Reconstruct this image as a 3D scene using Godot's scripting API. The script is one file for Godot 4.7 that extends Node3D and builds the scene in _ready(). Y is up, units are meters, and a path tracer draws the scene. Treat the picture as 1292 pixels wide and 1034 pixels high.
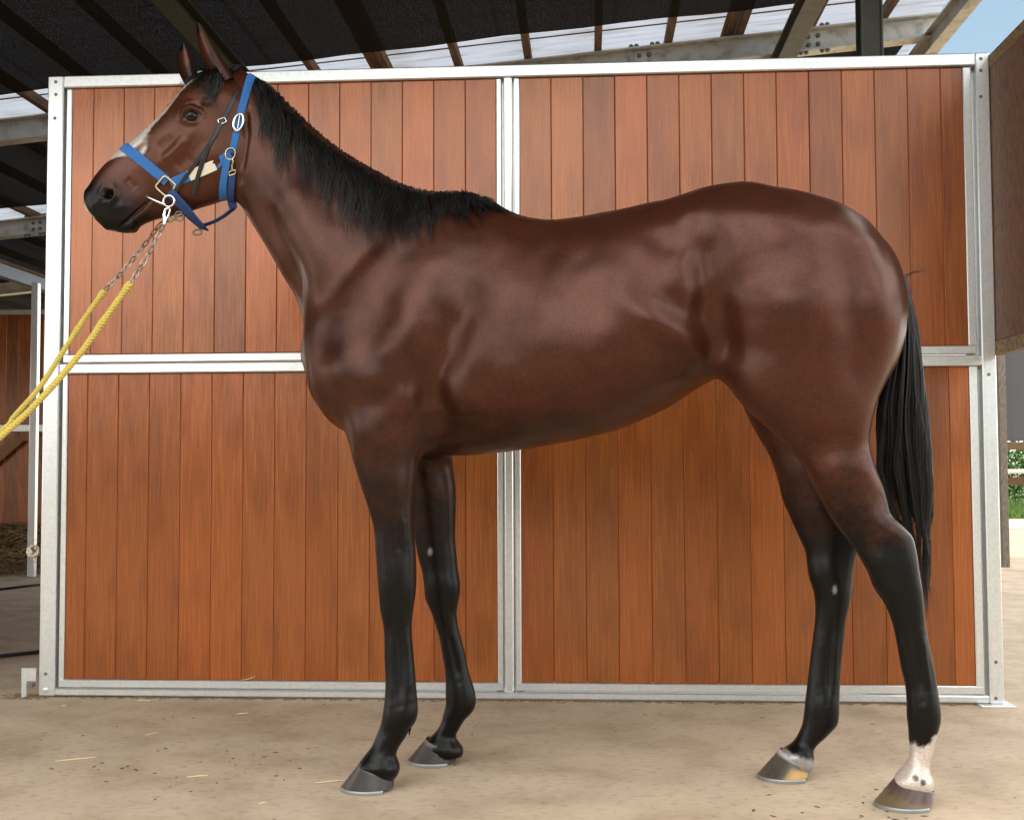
extends Node3D
# A bay horse held in front of a boarded stable partition.

# ---------------------------------------------------------------- helpers
class Geo:
	var v := PackedVector3Array()
	var n := PackedVector3Array()
	var u := PackedVector2Array()
	var c := PackedColorArray()
	var i := PackedInt32Array()
	var col := Color(1, 1, 1)
	func tri(a: Vector3, b: Vector3, d: Vector3, ua := Vector2.ZERO, ub := Vector2.ZERO, ud := Vector2.ZERO):   # corners counter-clockwise seen from outside
		var m := (b - a).cross(d - a).normalized()
		var k := v.size()
		v.append(a); v.append(d); v.append(b)
		u.append(ua); u.append(ud); u.append(ub)
		for q in 3:
			n.append(m); c.append(col); i.append(k + q)
	func flat_uv(p: Vector3, m: Vector3) -> Vector2:
		var a := m.abs()
		if a.z >= a.x and a.z >= a.y: return Vector2(p.x, -p.y)
		if a.x >= a.y: return Vector2(p.z, -p.y)
		return Vector2(p.x, p.z)
	func face(pts: Array):      # flat polygon, counter-clockwise seen from outside
		var m: Vector3 = (pts[1] - pts[0]).cross(pts[2] - pts[0]).normalized()
		for q in range(1, pts.size() - 1):
			tri(pts[0], pts[q], pts[q + 1], flat_uv(pts[0], m), flat_uv(pts[q], m), flat_uv(pts[q + 1], m))
	func box(at: Vector3, size: Vector3, bevel := 0.002, basis := Basis.IDENTITY):
		var h := size * 0.5
		var b: float = min(bevel, min(h.x, min(h.y, h.z)) * 0.45)
		var P := func(x: float, y: float, z: float) -> Vector3: return at + basis * Vector3(x, y, z)
		for s in [-1.0, 1.0]:
			var X: float = h.x * s
			var Y: float = h.y * s
			var Z: float = h.z * s
			var ix: float = h.x - b
			var iy: float = h.y - b
			var iz: float = h.z - b
			var q1 := [P.call(X, -iy, -iz * s), P.call(X, iy, -iz * s), P.call(X, iy, iz * s), P.call(X, -iy, iz * s)]
			var q2 := [P.call(-ix * s, Y, -iz), P.call(-ix * s, Y, iz), P.call(ix * s, Y, iz), P.call(ix * s, Y, -iz)]
			var q3 := [P.call(-ix * s, -iy, Z), P.call(ix * s, -iy, Z), P.call(ix * s, iy, Z), P.call(-ix * s, iy, Z)]
			face(q1); face(q2); face(q3)
		var ix2 := h.x - b
		var iy2 := h.y - b
		var iz2 := h.z - b
		for sx in [-1.0, 1.0]:
			for sy in [-1.0, 1.0]:
				var e := [P.call(sx * h.x, sy * iy2, -iz2), P.call(sx * h.x, sy * iy2, iz2), P.call(sx * ix2, sy * h.y, iz2), P.call(sx * ix2, sy * h.y, -iz2)]
				if sx * sy > 0: e.reverse()
				face(e)
				var e2 := [P.call(-ix2, sx * h.y, sy * iz2), P.call(ix2, sx * h.y, sy * iz2), P.call(ix2, sx * iy2, sy * h.z), P.call(-ix2, sx * iy2, sy * h.z)]
				if sx * sy > 0: e2.reverse()
				face(e2)
				var e3 := [P.call(sx * h.x, -iy2, sy * iz2), P.call(sx * h.x, iy2, sy * iz2), P.call(sx * ix2, iy2, sy * h.z), P.call(sx * ix2, -iy2, sy * h.z)]
				if sx * sy < 0: e3.reverse()
				face(e3)
				for sz in [-1.0, 1.0]:
					var t := [P.call(sx * h.x, sy * iy2, sz * iz2), P.call(sx * ix2, sy * h.y, sz * iz2), P.call(sx * ix2, sy * iy2, sz * h.z)]
					if sx * sy * sz < 0: t.reverse()
					face(t)
	func bar(a: Vector3, b: Vector3, w: float, t: float, bevel := 0.002, up := Vector3.UP):   # a box from a to b, w across, t along "up"
		var x := (b - a).normalized()
		var z := x.cross(up).normalized()
		var y := z.cross(x)
		box((a + b) * 0.5, Vector3(a.distance_to(b), t, w), bevel, Basis(x, y, z))
	func tube(pts: PackedVector3Array, radii: Array, sides := 8, closed := false, flat := 1.0):
		# swept round section with smooth normals; radii holds one number or one for each point
		var m := pts.size()
		var k0 := v.size()
		var t0 := (pts[1] - pts[0]).normalized()
		var ref := Vector3.UP if absf(t0.y) < 0.9 else Vector3.RIGHT
		var nn := t0.cross(ref).normalized()
		var run := 0.0
		for q in m:
			var nx: int = (q + 1) % m if closed else min(q + 1, m - 1)
			var pv: int = (q - 1 + m) % m if closed else max(q - 1, 0)
			var t := (pts[nx] - pts[pv]).normalized()
			nn = (nn - t * nn.dot(t)).normalized()
			var bb := t.cross(nn)
			var r: float = radii[min(q, radii.size() - 1)]
			if q > 0: run += pts[q].distance_to(pts[q - 1])
			for s in sides:
				var an := TAU * s / sides
				var dir := nn * cos(an) + bb * sin(an) * flat
				v.append(pts[q] + dir * r)
				n.append(dir.normalized())
				u.append(Vector2(float(s) / sides, run))
				c.append(col)
		var last := m if closed else m - 1
		for q in last:
			for s in sides:
				var a := k0 + q * sides + s
				var b := k0 + q * sides + (s + 1) % sides
				var a2 := k0 + ((q + 1) % m) * sides + s
				var b2 := k0 + ((q + 1) % m) * sides + (s + 1) % sides
				i.append(a); i.append(a2); i.append(b)
				i.append(b); i.append(a2); i.append(b2)
		if not closed:
			for e in 2:
				var q2 := 0 if e == 0 else m - 1
				var cc := v.size()
				var tt := (pts[0] - pts[1]).normalized() if e == 0 else (pts[m - 1] - pts[m - 2]).normalized()
				v.append(pts[q2]); n.append(tt); u.append(Vector2.ZERO); c.append(col)
				for s in sides:
					v.append(v[k0 + q2 * sides + s]); n.append(tt); u.append(Vector2.ZERO); c.append(col)
				for s in sides:
					i.append(cc)
					if e == 0:
						i.append(cc + 1 + s); i.append(cc + 1 + (s + 1) % sides)
					else:
						i.append(cc + 1 + (s + 1) % sides); i.append(cc + 1 + s)
	func strap(pts: PackedVector3Array, out: PackedVector3Array, w: float, t: float, closed := false):
		# flat band: pts its inner centre line, out the way its face looks
		var m := pts.size()
		var ring := []
		for q in m:
			var nx: int = (q + 1) % m if closed else min(q + 1, m - 1)
			var pv: int = (q - 1 + m) % m if closed else max(q - 1, 0)
			var tg := (pts[nx] - pts[pv]).normalized()
			var o := (out[q] - tg * out[q].dot(tg)).normalized()
			var s := tg.cross(o)
			ring.append([pts[q] - s * w * 0.5, pts[q] - s * (w * 0.5) + o * t * 0.7, pts[q] - s * (w * 0.5 - 0.0015) + o * t, pts[q] + s * (w * 0.5 - 0.0015) + o * t, pts[q] + s * (w * 0.5) + o * t * 0.7, pts[q] + s * w * 0.5])
		var run := 0.0
		for q in (m if closed else m - 1):
			var A: Array = ring[q]
			var B: Array = ring[(q + 1) % m]
			var step: float = A[2].distance_to(B[2])
			for e in 6:
				var f := (e + 1) % 6
				var ua := Vector2(e / 5.0, run)
				var ub := Vector2((e + 1) / 5.0, run)
				var us := Vector2(0, step)
				tri(A[e], A[f], B[f], ua, ub, ub + us)
				tri(A[e], B[f], B[e], ua, ub + us, ua + us)
			run += step
		if not closed:
			var A2: Array = ring[0]
			var B2: Array = ring[m - 1]
			face(B2)
			var r := A2.duplicate()
			r.reverse()
			face(r)
	func mesh() -> ArrayMesh:
		var a := []
		a.resize(Mesh.ARRAY_MAX)
		a[Mesh.ARRAY_VERTEX] = v
		a[Mesh.ARRAY_NORMAL] = n
		a[Mesh.ARRAY_TEX_UV] = u
		a[Mesh.ARRAY_TEX_UV2] = u
		a[Mesh.ARRAY_COLOR] = c
		a[Mesh.ARRAY_INDEX] = i
		var m := ArrayMesh.new()
		m.add_surface_from_arrays(Mesh.PRIMITIVE_TRIANGLES, a)
		return m

var taken := {}
func numbered(called: String) -> String:
	var k: int = taken.get(called, 0)
	taken[called] = k + 1
	return called if k == 0 else "%s_%03d" % [called, k]

func part(called: String, what, mat: Material, parent: Node) -> MeshInstance3D:
	var o := MeshInstance3D.new()
	o.name = called
	o.mesh = what.mesh() if what is Geo else what
	o.material_override = mat
	parent.add_child(o, true)
	return o

func thing(called: String, label: String, category: String, at := Vector3.ZERO, group := "", turn := 0.0) -> Node3D:
	var o := Node3D.new()
	o.name = numbered(called)
	add_child(o)
	o.position = at
	o.rotation.y = turn
	o.set_meta("label", label)
	o.set_meta("category", category)
	if group: o.set_meta("group", group)
	return o

func single(called: String, what, mat: Material, label: String, category: String, at := Vector3.ZERO, group := "") -> MeshInstance3D:
	var o := part(numbered(called), what, mat, self)
	o.position = at
	o.set_meta("label", label)
	o.set_meta("category", category)
	if group: o.set_meta("group", group)
	return o

func setting(called: String, what, mat: Material) -> MeshInstance3D:
	var o := part(numbered(called), what, mat, self)
	o.set_meta("kind", "structure")
	return o

func lin(r: float, g: float, b: float) -> Color:
	return Color(r, g, b).linear_to_srgb()

func noise(seed_: int, freq: float, octaves := 4, kind := FastNoiseLite.TYPE_SIMPLEX_SMOOTH) -> FastNoiseLite:
	var f := FastNoiseLite.new()
	f.seed = seed_
	f.noise_type = kind
	f.frequency = freq
	f.fractal_octaves = octaves
	return f

func noise_tex(f: FastNoiseLite, size: int, stops: Array, colors: Array) -> NoiseTexture2D:
	var t := NoiseTexture2D.new()
	t.width = size
	t.height = size
	t.seamless = true
	t.noise = f
	var g := Gradient.new()
	g.offsets = PackedFloat32Array(stops)
	g.colors = PackedColorArray(colors)
	t.color_ramp = g
	return t

func bump_tex(f: FastNoiseLite, size: int, strength: float) -> NoiseTexture2D:
	var t := NoiseTexture2D.new()
	t.width = size
	t.height = size
	t.seamless = true
	t.as_normal_map = true
	t.bump_strength = strength
	t.noise = f
	return t

func mat(color: Color, rough := 0.7, metal := 0.0, spec := 0.5) -> StandardMaterial3D:
	var m := StandardMaterial3D.new()
	m.albedo_color = color
	m.roughness = rough
	m.metallic = metal
	m.metallic_specular = spec
	return m

func gray(x: float) -> Color: return Color(x, x, x)

func world_tex(m: StandardMaterial3D, tex: Texture2D, scale: float, normal: Texture2D = null, depth := 1.0, world := true):
	m.albedo_texture = tex
	m.uv1_triplanar = true
	m.uv1_world_triplanar = world
	m.uv1_scale = Vector3.ONE * scale
	if normal:
		m.normal_enabled = true
		m.normal_texture = normal
		m.normal_scale = depth

# ---------------------------------------------------------------- the horse as a smooth solid
class Prim:
	# a body segment as slices across a straight axis: each slice an egg-shaped section
	var called := ""
	var ox: float
	var oy: float
	var ax: float
	var ay: float
	var nx: float
	var ny: float
	var k: float
	var s0: float
	var inv: float
	var cnt := 192
	var tab := PackedFloat32Array()
	var box0 := Vector3.ONE * 1e9
	var box1 := Vector3.ONE * -1e9
	func fill(rows: Array):
		var m := rows.size()
		s0 = rows[0][0]
		var s1: float = rows[m - 1][0]
		inv = (cnt - 1) / (s1 - s0)
		tab.resize(cnt * 8)
		var seg := 0
		for q in cnt:
			var s := s0 + q / inv
			while seg < m - 2 and s > rows[seg + 1][0]: seg += 1
			var h: float = rows[seg + 1][0] - rows[seg][0]
			var t: float = clampf((s - rows[seg][0]) / h, 0, 1)
			for f in 6:
				var p0: float = rows[seg][f + 1]
				var p1: float = rows[seg + 1][f + 1]
				var m0: float = (p1 - p0) / h
				var m1 := m0
				if seg > 0: m0 = (m0 * (rows[seg][0] - rows[seg - 1][0]) + (p0 - rows[seg - 1][f + 1]) / (rows[seg][0] - rows[seg - 1][0]) * h) / (rows[seg + 1][0] - rows[seg - 1][0])
				if seg < m - 2: m1 = (m1 * (rows[seg + 2][0] - rows[seg + 1][0]) + (rows[seg + 2][f + 1] - p1) / (rows[seg + 2][0] - rows[seg + 1][0]) * h) / (rows[seg + 2][0] - rows[seg][0])
				var t2 := t * t
				var t3 := t2 * t
				tab[q * 8 + f] = (2 * t3 - 3 * t2 + 1) * p0 + (t3 - 2 * t2 + t) * h * m0 + (3 * t2 - 2 * t3) * p1 + (t3 - t2) * h * m1
		for q in cnt:
			var a: int = max(q - 1, 0) * 8
			var b: int = min(q + 1, cnt - 1) * 8
			var sl: float = max(absf(tab[b] - tab[a]), absf(tab[b + 1] - tab[a + 1])) * inv / 2.0
			tab[q * 8 + 6] = max(0.3, 1.0 / sqrt(1.0 + sl * sl * 0.6))
			for e in 2:
				var s := s0 + q / inv
				var w: float = tab[q * 8 + e]
				for sg in [-1.0, 1.0]:
					var p := Vector3(ox + ax * s + nx * w, oy + ay * s + ny * w, tab[q * 8 + 2] + sg * tab[q * 8 + 3])
					box0 = box0.min(p)
					box1 = box1.max(p)
	func ease():
		for it in 12:
			var last := tab[6]
			for q in range(1, cnt - 1):
				var here := tab[q * 8 + 6]
				tab[q * 8 + 6] = (last + here * 2.0 + tab[q * 8 + 14]) * 0.25
				last = here
	func d(x: float, y: float, z: float) -> float:
		var px := x - ox
		var py := y - oy
		var f := (px * ax + py * ay - s0) * inv
		var q := px * nx + py * ny
		var over := 0.0
		if f < 0.0:
			over = -f / inv
			f = 0.0
		elif f > 190.999:
			over = (f - 190.999) / inv
			f = 190.999
		var j := int(f)
		var t := f - j
		j *= 8
		var lo := tab[j] + (tab[j + 8] - tab[j]) * t
		var hi := tab[j + 1] + (tab[j + 9] - tab[j + 1]) * t
		var zz := z - (tab[j + 2] + (tab[j + 10] - tab[j + 2]) * t)
		var hw := tab[j + 3] + (tab[j + 11] - tab[j + 3]) * t
		var cc := lo + (tab[j + 4] + (tab[j + 12] - tab[j + 4]) * t) * (hi - lo)
		var ex := tab[j + 5] + (tab[j + 13] - tab[j + 5]) * t
		var qq := q - cc
		var a := hi - cc if qq > 0.0 else cc - lo
		var r := pow(pow(absf(qq) / a, ex) + pow(absf(zz) / hw, ex), 1.0 / ex)
		var dd: float
		if r < 0.01: dd = -minf(a, hw)
		else: dd = sqrt(qq * qq + zz * zz) * (1.0 - 1.0 / r)
		dd *= tab[j + 6] + (tab[j + 14] - tab[j + 6]) * t
		if over > 0.0:
			dd = maxf(dd, 0.0)
			dd = sqrt(dd * dd + over * over)
		return dd

var prims: Array[Prim] = []
func add_prim(called: String, ox: float, oy: float, ax: float, ay: float, turn: int, k: float, rows: Array):
	var p := Prim.new()
	p.called = called
	p.ox = ox; p.oy = oy; p.ax = ax; p.ay = ay; p.k = k
	p.nx = ay * turn
	p.ny = -ax * turn
	p.fill(rows)
	p.ease()
	prims.append(p)

func field_of(list: Array[Prim], x: float, y: float, z: float) -> float:
	var d := 1e3
	for p in list:
		var e := p.d(x, y, z)
		var k := p.k
		var gap := absf(d - e)
		d = minf(d, e)
		if gap < k:
			var h := k - gap
			d -= h * h / (4.0 * k)
	return d

func field(x: float, y: float, z: float) -> float: return field_of(prims, x, y, z)

func side_z(x: float, y: float, from := 0.45) -> float:
	# where the near side of the horse lies at (x, y)
	var z := from
	for q in 60:
		var d := field(x, y, z)
		if d < 0.0008: return z
		z -= maxf(d * 0.7, 0.0008)
		if z < -0.2: break
	return -9.0

func out_normal(p: Vector3) -> Vector3:
	var e := 0.004
	return Vector3(field(p.x + e, p.y, p.z) - field(p.x - e, p.y, p.z), field(p.x, p.y + e, p.z) - field(p.x, p.y - e, p.z), field(p.x, p.y, p.z + e) - field(p.x, p.y, p.z - e)).normalized()

const CELL := 0.005
const NB := 8
var lo_corner := Vector3(-1.60, 0.02, -0.42)
var nx_: int
var ny_: int
var nz_: int
var active: Array = []
var results: Array = []

func block_task(b: int):
	var ib: Vector3i = active[b]
	var x0 := lo_corner.x + ib.x * NB * CELL
	var y0 := lo_corner.y + ib.y * NB * CELL
	var z0 := lo_corner.z + ib.z * NB * CELL
	var w := NB * CELL
	var near: Array[Prim] = []
	for p in prims:
		var m := 0.11
		if x0 < p.box1.x + m and x0 + w > p.box0.x - m and y0 < p.box1.y + m and y0 + w > p.box0.y - m and z0 < p.box1.z + m and z0 + w > p.box0.z - m: near.append(p)
	var N1 := NB + 1
	var val := PackedFloat32Array()
	val.resize(N1 * N1 * N1)
	var q := 0
	for kz in N1:
		for ky in N1:
			for kx in N1:
				val[q] = field_of(near, x0 + kx * CELL, y0 + ky * CELL, z0 + kz * CELL)
				q += 1
	var keys := PackedInt32Array()
	var pos := PackedVector3Array()
	var flags := PackedInt32Array()
	var off := [0, 1, N1, N1 + 1, N1 * N1, N1 * N1 + 1, N1 * N1 + N1, N1 * N1 + N1 + 1]
	var edges := [[0, 1], [2, 3], [4, 5], [6, 7], [0, 2], [1, 3], [4, 6], [5, 7], [0, 4], [1, 5], [2, 6], [3, 7]]
	for kz in NB:
		for ky in NB:
			for kx in NB:
				var base := (kz * N1 + ky) * N1 + kx
				var mask := 0
				for e in 8:
					if val[base + off[e]] < 0.0: mask |= 1 << e
				if mask == 0 or mask == 255: continue
				var s := Vector3.ZERO
				var c := 0
				for e in edges:
					var a: int = e[0]
					var bb: int = e[1]
					if ((mask >> a) & 1) != ((mask >> bb) & 1):
						var va := val[base + off[a]]
						var t := va / (va - val[base + off[bb]])
						var pa := Vector3(a & 1, (a >> 1) & 1, a >> 2)
						var pb := Vector3(bb & 1, (bb >> 1) & 1, bb >> 2)
						s += pa.lerp(pb, t)
						c += 1
				var gx := ib.x * NB + kx
				var gy := ib.y * NB + ky
				var gz := ib.z * NB + kz
				keys.append((gz * ny_ + gy) * nx_ + gx)
				pos.append(lo_corner + (Vector3(gx, gy, gz) + s / c) * CELL)
				flags.append(mask)
	results[b] = [keys, pos, flags]

var bv := PackedVector3Array()      # the body's vertices, normals and triangles
var bn := PackedVector3Array()
var bi := PackedInt32Array()

func mesh_body():
	var size := Vector3(2.66, 2.10, 0.84)
	var w := NB * CELL
	var nb := Vector3i(ceili(size.x / w), ceili(size.y / w), ceili(size.z / w))
	nx_ = nb.x * NB + 1
	ny_ = nb.y * NB + 1
	nz_ = nb.z * NB + 1
	for z in nb.z:
		for y in nb.y:
			for x in nb.x:
				var c := lo_corner + (Vector3(x, y, z) + Vector3.ONE * 0.5) * w
				if absf(field(c.x, c.y, c.z)) < w * 1.25: active.append(Vector3i(x, y, z))
	results.resize(active.size())
	var id := WorkerThreadPool.add_group_task(block_task, active.size())
	WorkerThreadPool.wait_for_group_task_completion(id)
	var of := {}
	for r in results:
		for q in r[0].size():
			of[r[0][q]] = bv.size()
			bv.append(r[1][q])
	var st := [1, nx_, nx_ * ny_]
	for r in results:
		for q in r[0].size():
			var key: int = r[0][q]
			var mask: int = r[2][q]
			var m0 := mask & 1
			for a in 3:
				var m1 := (mask >> (1 << a)) & 1
				if m0 == m1: continue
				var b: int = st[(a + 1) % 3]
				var c: int = st[(a + 2) % 3]
				if not (of.has(key - b) and of.has(key - c) and of.has(key - b - c)): continue
				var v0: int = of[key]
				var v1: int = of[key - b]
				var v2: int = of[key - b - c]
				var v3: int = of[key - c]
				if m0 == 1:
					bi.append_array(PackedInt32Array([v0, v2, v1, v0, v3, v2]))
				else:
					bi.append_array(PackedInt32Array([v0, v1, v2, v0, v2, v3]))

func body_normals():
	bn.resize(bv.size())
	bn.fill(Vector3.ZERO)
	for q in range(0, bi.size(), 3):
		var a := bi[q]
		var b := bi[q + 1]
		var c := bi[q + 2]
		var m := (bv[c] - bv[a]).cross(bv[b] - bv[a])
		bn[a] += m
		bn[b] += m
		bn[c] += m
	for q in bn.size(): bn[q] = bn[q].normalized()

var columns := {}
func sort_columns():
	for q in bv.size():
		var k := int(floor(bv[q].x / 0.05)) * 1000 + int(floor(bv[q].y / 0.05))
		if not columns.has(k): columns[k] = PackedInt32Array()
		columns[k].append(q)

const GW := 300
const GH := 230
const GS := 0.01
var relief := [PackedFloat32Array(), PackedFloat32Array()]     # broad forms drawn on the near and the far side, one value each centimetre
var broad := true

func stroke(w: Vector2, line: Array[Vector2], r: float) -> float:
	# how strongly a stroke of half-width r acts at w
	var d := 1e9
	var ends := 1.0
	if line.size() == 1: d = w.distance_squared_to(line[0])
	for e in line.size() - 1:
		var c := Geometry2D.get_closest_point_to_segment(w, line[e], line[e + 1])
		var dd := w.distance_squared_to(c)
		if dd < d:
			d = dd
			var t := (e + line[e].distance_to(c) / line[e].distance_to(line[e + 1])) / (line.size() - 1)
			ends = clampf(minf(t, 1.0 - t) * 5.0, 0.35, 1.0)
	d /= r * r
	return (1.0 - d) * (1.0 - d) * ends if d < 1.0 else 0.0

func brush(pts: Array, r: float, amp: float, side: int):
	# push the surface in or out along a stroke drawn on the horse's side; side 1: the near half, -1: the far half, 0: both
	var lo := Vector2(1e9, 1e9)
	var hi := -lo
	var line: Array[Vector2] = []
	for p in pts:
		var w := Vector2(p[0], p[1])
		line.append(w)
		lo = lo.min(w)
		hi = hi.max(w)
	if broad:
		for gx in range(maxi(0, int((lo.x - r + 1.7) / GS)), mini(GW - 1, int((hi.x + r + 1.7) / GS) + 1)):
			for gy in range(maxi(0, int((lo.y - r) / GS)), mini(GH - 1, int((hi.y + r) / GS) + 1)):
				var v := amp * stroke(Vector2(gx * GS - 1.7, gy * GS), line, r)
				if v == 0.0: continue
				if side >= 0: relief[0][gy * GW + gx] += v
				if side <= 0: relief[1][gy * GW + gx] += v
		return
	for gx in range(int(floor((lo.x - r) / 0.05)), int(floor((hi.x + r) / 0.05)) + 1):
		for gy in range(int(floor((lo.y - r) / 0.05)), int(floor((hi.y + r) / 0.05)) + 1):
			var k := gx * 1000 + gy
			if not columns.has(k): continue
			for q in columns[k]:
				var p := bv[q]
				if side != 0 and p.z * side < 0.0: continue
				bv[q] = p + bn[q] * (amp * stroke(Vector2(p.x, p.y), line, r) * smoothstep(0.1, 0.6, absf(bn[q].z)))

func apply_broad():
	# soften the broad muscle forms into one another, then raise them
	for sd in 2:
		for it in 3:
			for way in [1, GW]:
				var a: PackedFloat32Array = relief[sd].duplicate()
				for q in range(2 * way, GW * GH - 2 * way):
					relief[sd][q] = (a[q - 2 * way] + 2.0 * a[q - way] + 3.0 * a[q] + 2.0 * a[q + way] + a[q + 2 * way]) / 9.0
	var lump := noise(17, 5.5, 2)
	for q in bv.size():
		var p := bv[q]
		var g: PackedFloat32Array = relief[0] if p.z > 0.0 else relief[1]
		var fx := clampf((p.x + 1.7) / GS, 0.0, GW - 2.001)
		var fy := clampf(p.y / GS, 0.0, GH - 2.001)
		var k := int(fy) * GW + int(fx)
		var tx := fx - int(fx)
		var ty := fy - int(fy)
		var v := lerpf(lerpf(g[k], g[k + 1], tx), lerpf(g[k + GW], g[k + GW + 1], tx), ty) * smoothstep(0.05, 0.65, absf(bn[q].z))
		v += smoothstep(0.55, 0.9, p.y) * smoothstep(-1.05, -0.9, p.x) * 0.0030 * lump.get_noise_3d(p.x, p.y, p.z)
		bv[q] = p + bn[q] * v
	broad = false

func ease_normals():
	for it in 6:
		var ns := bn.duplicate()
		for q in range(0, bi.size(), 3):
			var t := bn[bi[q]] + bn[bi[q + 1]] + bn[bi[q + 2]]
			ns[bi[q]] += t
			ns[bi[q + 1]] += t
			ns[bi[q + 2]] += t
		for q in bn.size(): bn[q] = ns[q].normalized()

func sculpt():
	ease_normals()
	for sd in 2: relief[sd].resize(GW * GH)
	brush([[-0.346, 1.293], [-0.38, 1.187], [-0.406, 1.082], [-0.428, 0.965]], 0.072, -0.0264, 0)
	brush([[-0.419, 1.188], [-0.432, 1.082], [-0.441, 0.987]], 0.046, -0.0231, 0)
	brush([[-0.454, 1.285], [-0.497, 1.19], [-0.53, 1.105]], 0.098, 0.0330, 0)
	brush([[-0.389, 1.443], [-0.454, 1.338], [-0.508, 1.233]], 0.098, 0.0165, 0)
	brush([[-0.559, 1.505], [-0.648, 1.42], [-0.723, 1.324], [-0.768, 1.239]], 0.072, -0.0148, 0)
	brush([[-0.673, 1.111]], 0.098, 0.0165, 0)
	brush([[-0.718, 1.033], [-0.68, 0.946]], 0.039, -0.0115, 0)
	brush([[-0.502, 1.03]], 0.052, 0.0214, 0)
	brush([[-0.629, 1.042], [-0.563, 1.016], [-0.508, 1.072]], 0.039, -0.0132, 0)
	brush([[-0.64, 0.978], [-0.596, 0.914]], 0.039, 0.0132, 0)
	brush([[-0.541, 0.945]], 0.052, -0.0083, 0)
	brush([[-0.611, 0.893], [-0.589, 0.786], [-0.567, 0.659]], 0.032, -0.0058, 1)
	brush([[-0.541, 0.85], [-0.53, 0.723]], 0.033, 0.0083, 1)
	brush([[-0.624, 0.829], [-0.602, 0.723]], 0.026, 0.0066, 1)
	brush([[-0.419, 1.065], [-0.368, 1.013], [-0.303, 1.021]], 0.036, 0.0148, 1)
	brush([[-0.443, 0.908], [-0.389, 0.948], [-0.314, 0.985]], 0.029, 0.0099, 1)
	brush([[-0.378, 0.944], [-0.271, 0.953]], 0.039, -0.0115, 1)
	brush([[-0.443, 0.955], [-0.419, 0.997]], 0.039, -0.0132, 1)
	brush([[-0.196, 1.226], [-0.028, 1.18], [0.096, 1.157]], 0.143, 0.0165, 0)
	brush([[-0.238, 1.396], [-0.069, 1.391]], 0.104, -0.0066, 0)
	brush([[-0.196, 1.352], [-0.234, 1.205], [-0.278, 1.059]], 0.032, -0.0035, 1)
	brush([[-0.14, 1.351], [-0.179, 1.204], [-0.222, 1.058]], 0.032, -0.0035, 1)
	brush([[-0.086, 1.349], [-0.124, 1.203], [-0.167, 1.057]], 0.032, -0.0035, 1)
	brush([[-0.031, 1.347], [-0.07, 1.202], [-0.113, 1.056]], 0.032, -0.0035, 1)
	brush([[0.023, 1.346], [-0.015, 1.201], [-0.058, 1.055]], 0.032, -0.0035, 1)
	brush([[0.077, 1.344], [0.038, 1.199], [-0.004, 1.055]], 0.032, -0.0035, 1)
	brush([[0.131, 1.343], [0.092, 1.198], [0.05, 1.054]], 0.032, -0.0035, 1)
	brush([[-0.325, 0.943], [-0.113, 0.952], [0.074, 1.022]], 0.046, -0.0066, 1)
	brush([[-0.037, 1.337], [0.025, 1.346]], 0.039, 0.0049, 1)
	brush([[-0.11, 1.455], [-0.132, 1.371]], 0.039, -0.0049, 0)
	brush([[-0.411, 1.103], [-0.357, 1.039]], 0.039, 0.0099, 1)
	brush([[-0.303, 1.101], [-0.239, 1.037]], 0.039, -0.0066, 1)
	brush([[-0.585, 1.106], [-0.607, 1.042]], 0.033, 0.0099, 0)
	brush([[0.035, 1.293], [0.108, 1.302]], 0.085, 0.0148, 1)
	brush([[0.226, 1.494], [0.255, 1.476]], 0.065, 0.0264, 0)
	brush([[0.197, 1.445], [0.176, 1.383]], 0.065, -0.0198, 0)
	brush([[0.271, 1.459], [0.288, 1.369], [0.299, 1.276], [0.31, 1.173]], 0.065, -0.0462, 0)
	brush([[0.316, 1.193], [0.331, 1.111]], 0.052, -0.0165, 0)
	brush([[0.076, 1.257], [0.168, 1.205], [0.239, 1.162], [0.311, 1.111]], 0.047, 0.0264, 0)
	brush([[0.159, 1.269], [0.24, 1.226], [0.286, 1.184]], 0.058, -0.0165, 0)
	brush([[0.137, 1.156], [0.238, 1.109]], 0.052, -0.0115, 0)
	brush([[0.309, 1.107]], 0.029, 0.0132, 0)
	brush([[0.17, 1.18], [0.199, 1.196]], 0.026, -0.0046, 0)
	brush([[0.472, 1.312], [0.479, 1.149]], 0.169, 0.0330, 0)
	brush([[0.404, 1.468], [0.523, 1.454]], 0.117, 0.0099, 0)
	brush([[0.314, 1.528], [0.435, 1.519], [0.563, 1.483]], 0.046, -0.0066, 0)
	brush([[0.428, 1.069], [0.418, 0.998]], 0.078, 0.0132, 0)
	brush([[0.605, 1.41], [0.635, 1.287], [0.648, 1.146], [0.633, 0.985]], 0.065, -0.0132, 0)
	brush([[0.707, 1.286], [0.71, 1.165]], 0.072, 0.0165, 0)
	brush([[0.67, 1.408]], 0.065, 0.0132, 0)
	brush([[0.466, 0.93], [0.564, 0.893], [0.671, 0.909]], 0.052, -0.0165, 0)
	brush([[0.582, 0.825]], 0.065, 0.0165, 1)
	brush([[0.684, 0.801], [0.719, 0.716]], 0.029, -0.0181, 1)
	brush([[0.645, 0.745], [0.682, 0.65]], 0.031, -0.0083, 1)
	brush([[0.534, 0.886], [0.495, 0.916]], 0.039, 0.0099, 1)
	brush([[0.704, 0.611]], 0.034, 0.0132, 1)
	brush([[0.739, 0.655], [0.749, 0.598], [0.756, 0.529]], 0.026, -0.0104, 1)
	brush([[0.773, 0.647], [0.783, 0.588]], 0.025, 0.0069, 1)
	brush([[0.695, 0.562]], 0.037, 0.0042, 1)
	brush([[0.729, 0.509]], 0.033, -0.0035, 1)
	brush([[-0.541, 0.58]], 0.044, 0.0099, 1)
	brush([[-0.569, 0.541]], 0.029, 0.0042, 1)
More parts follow.
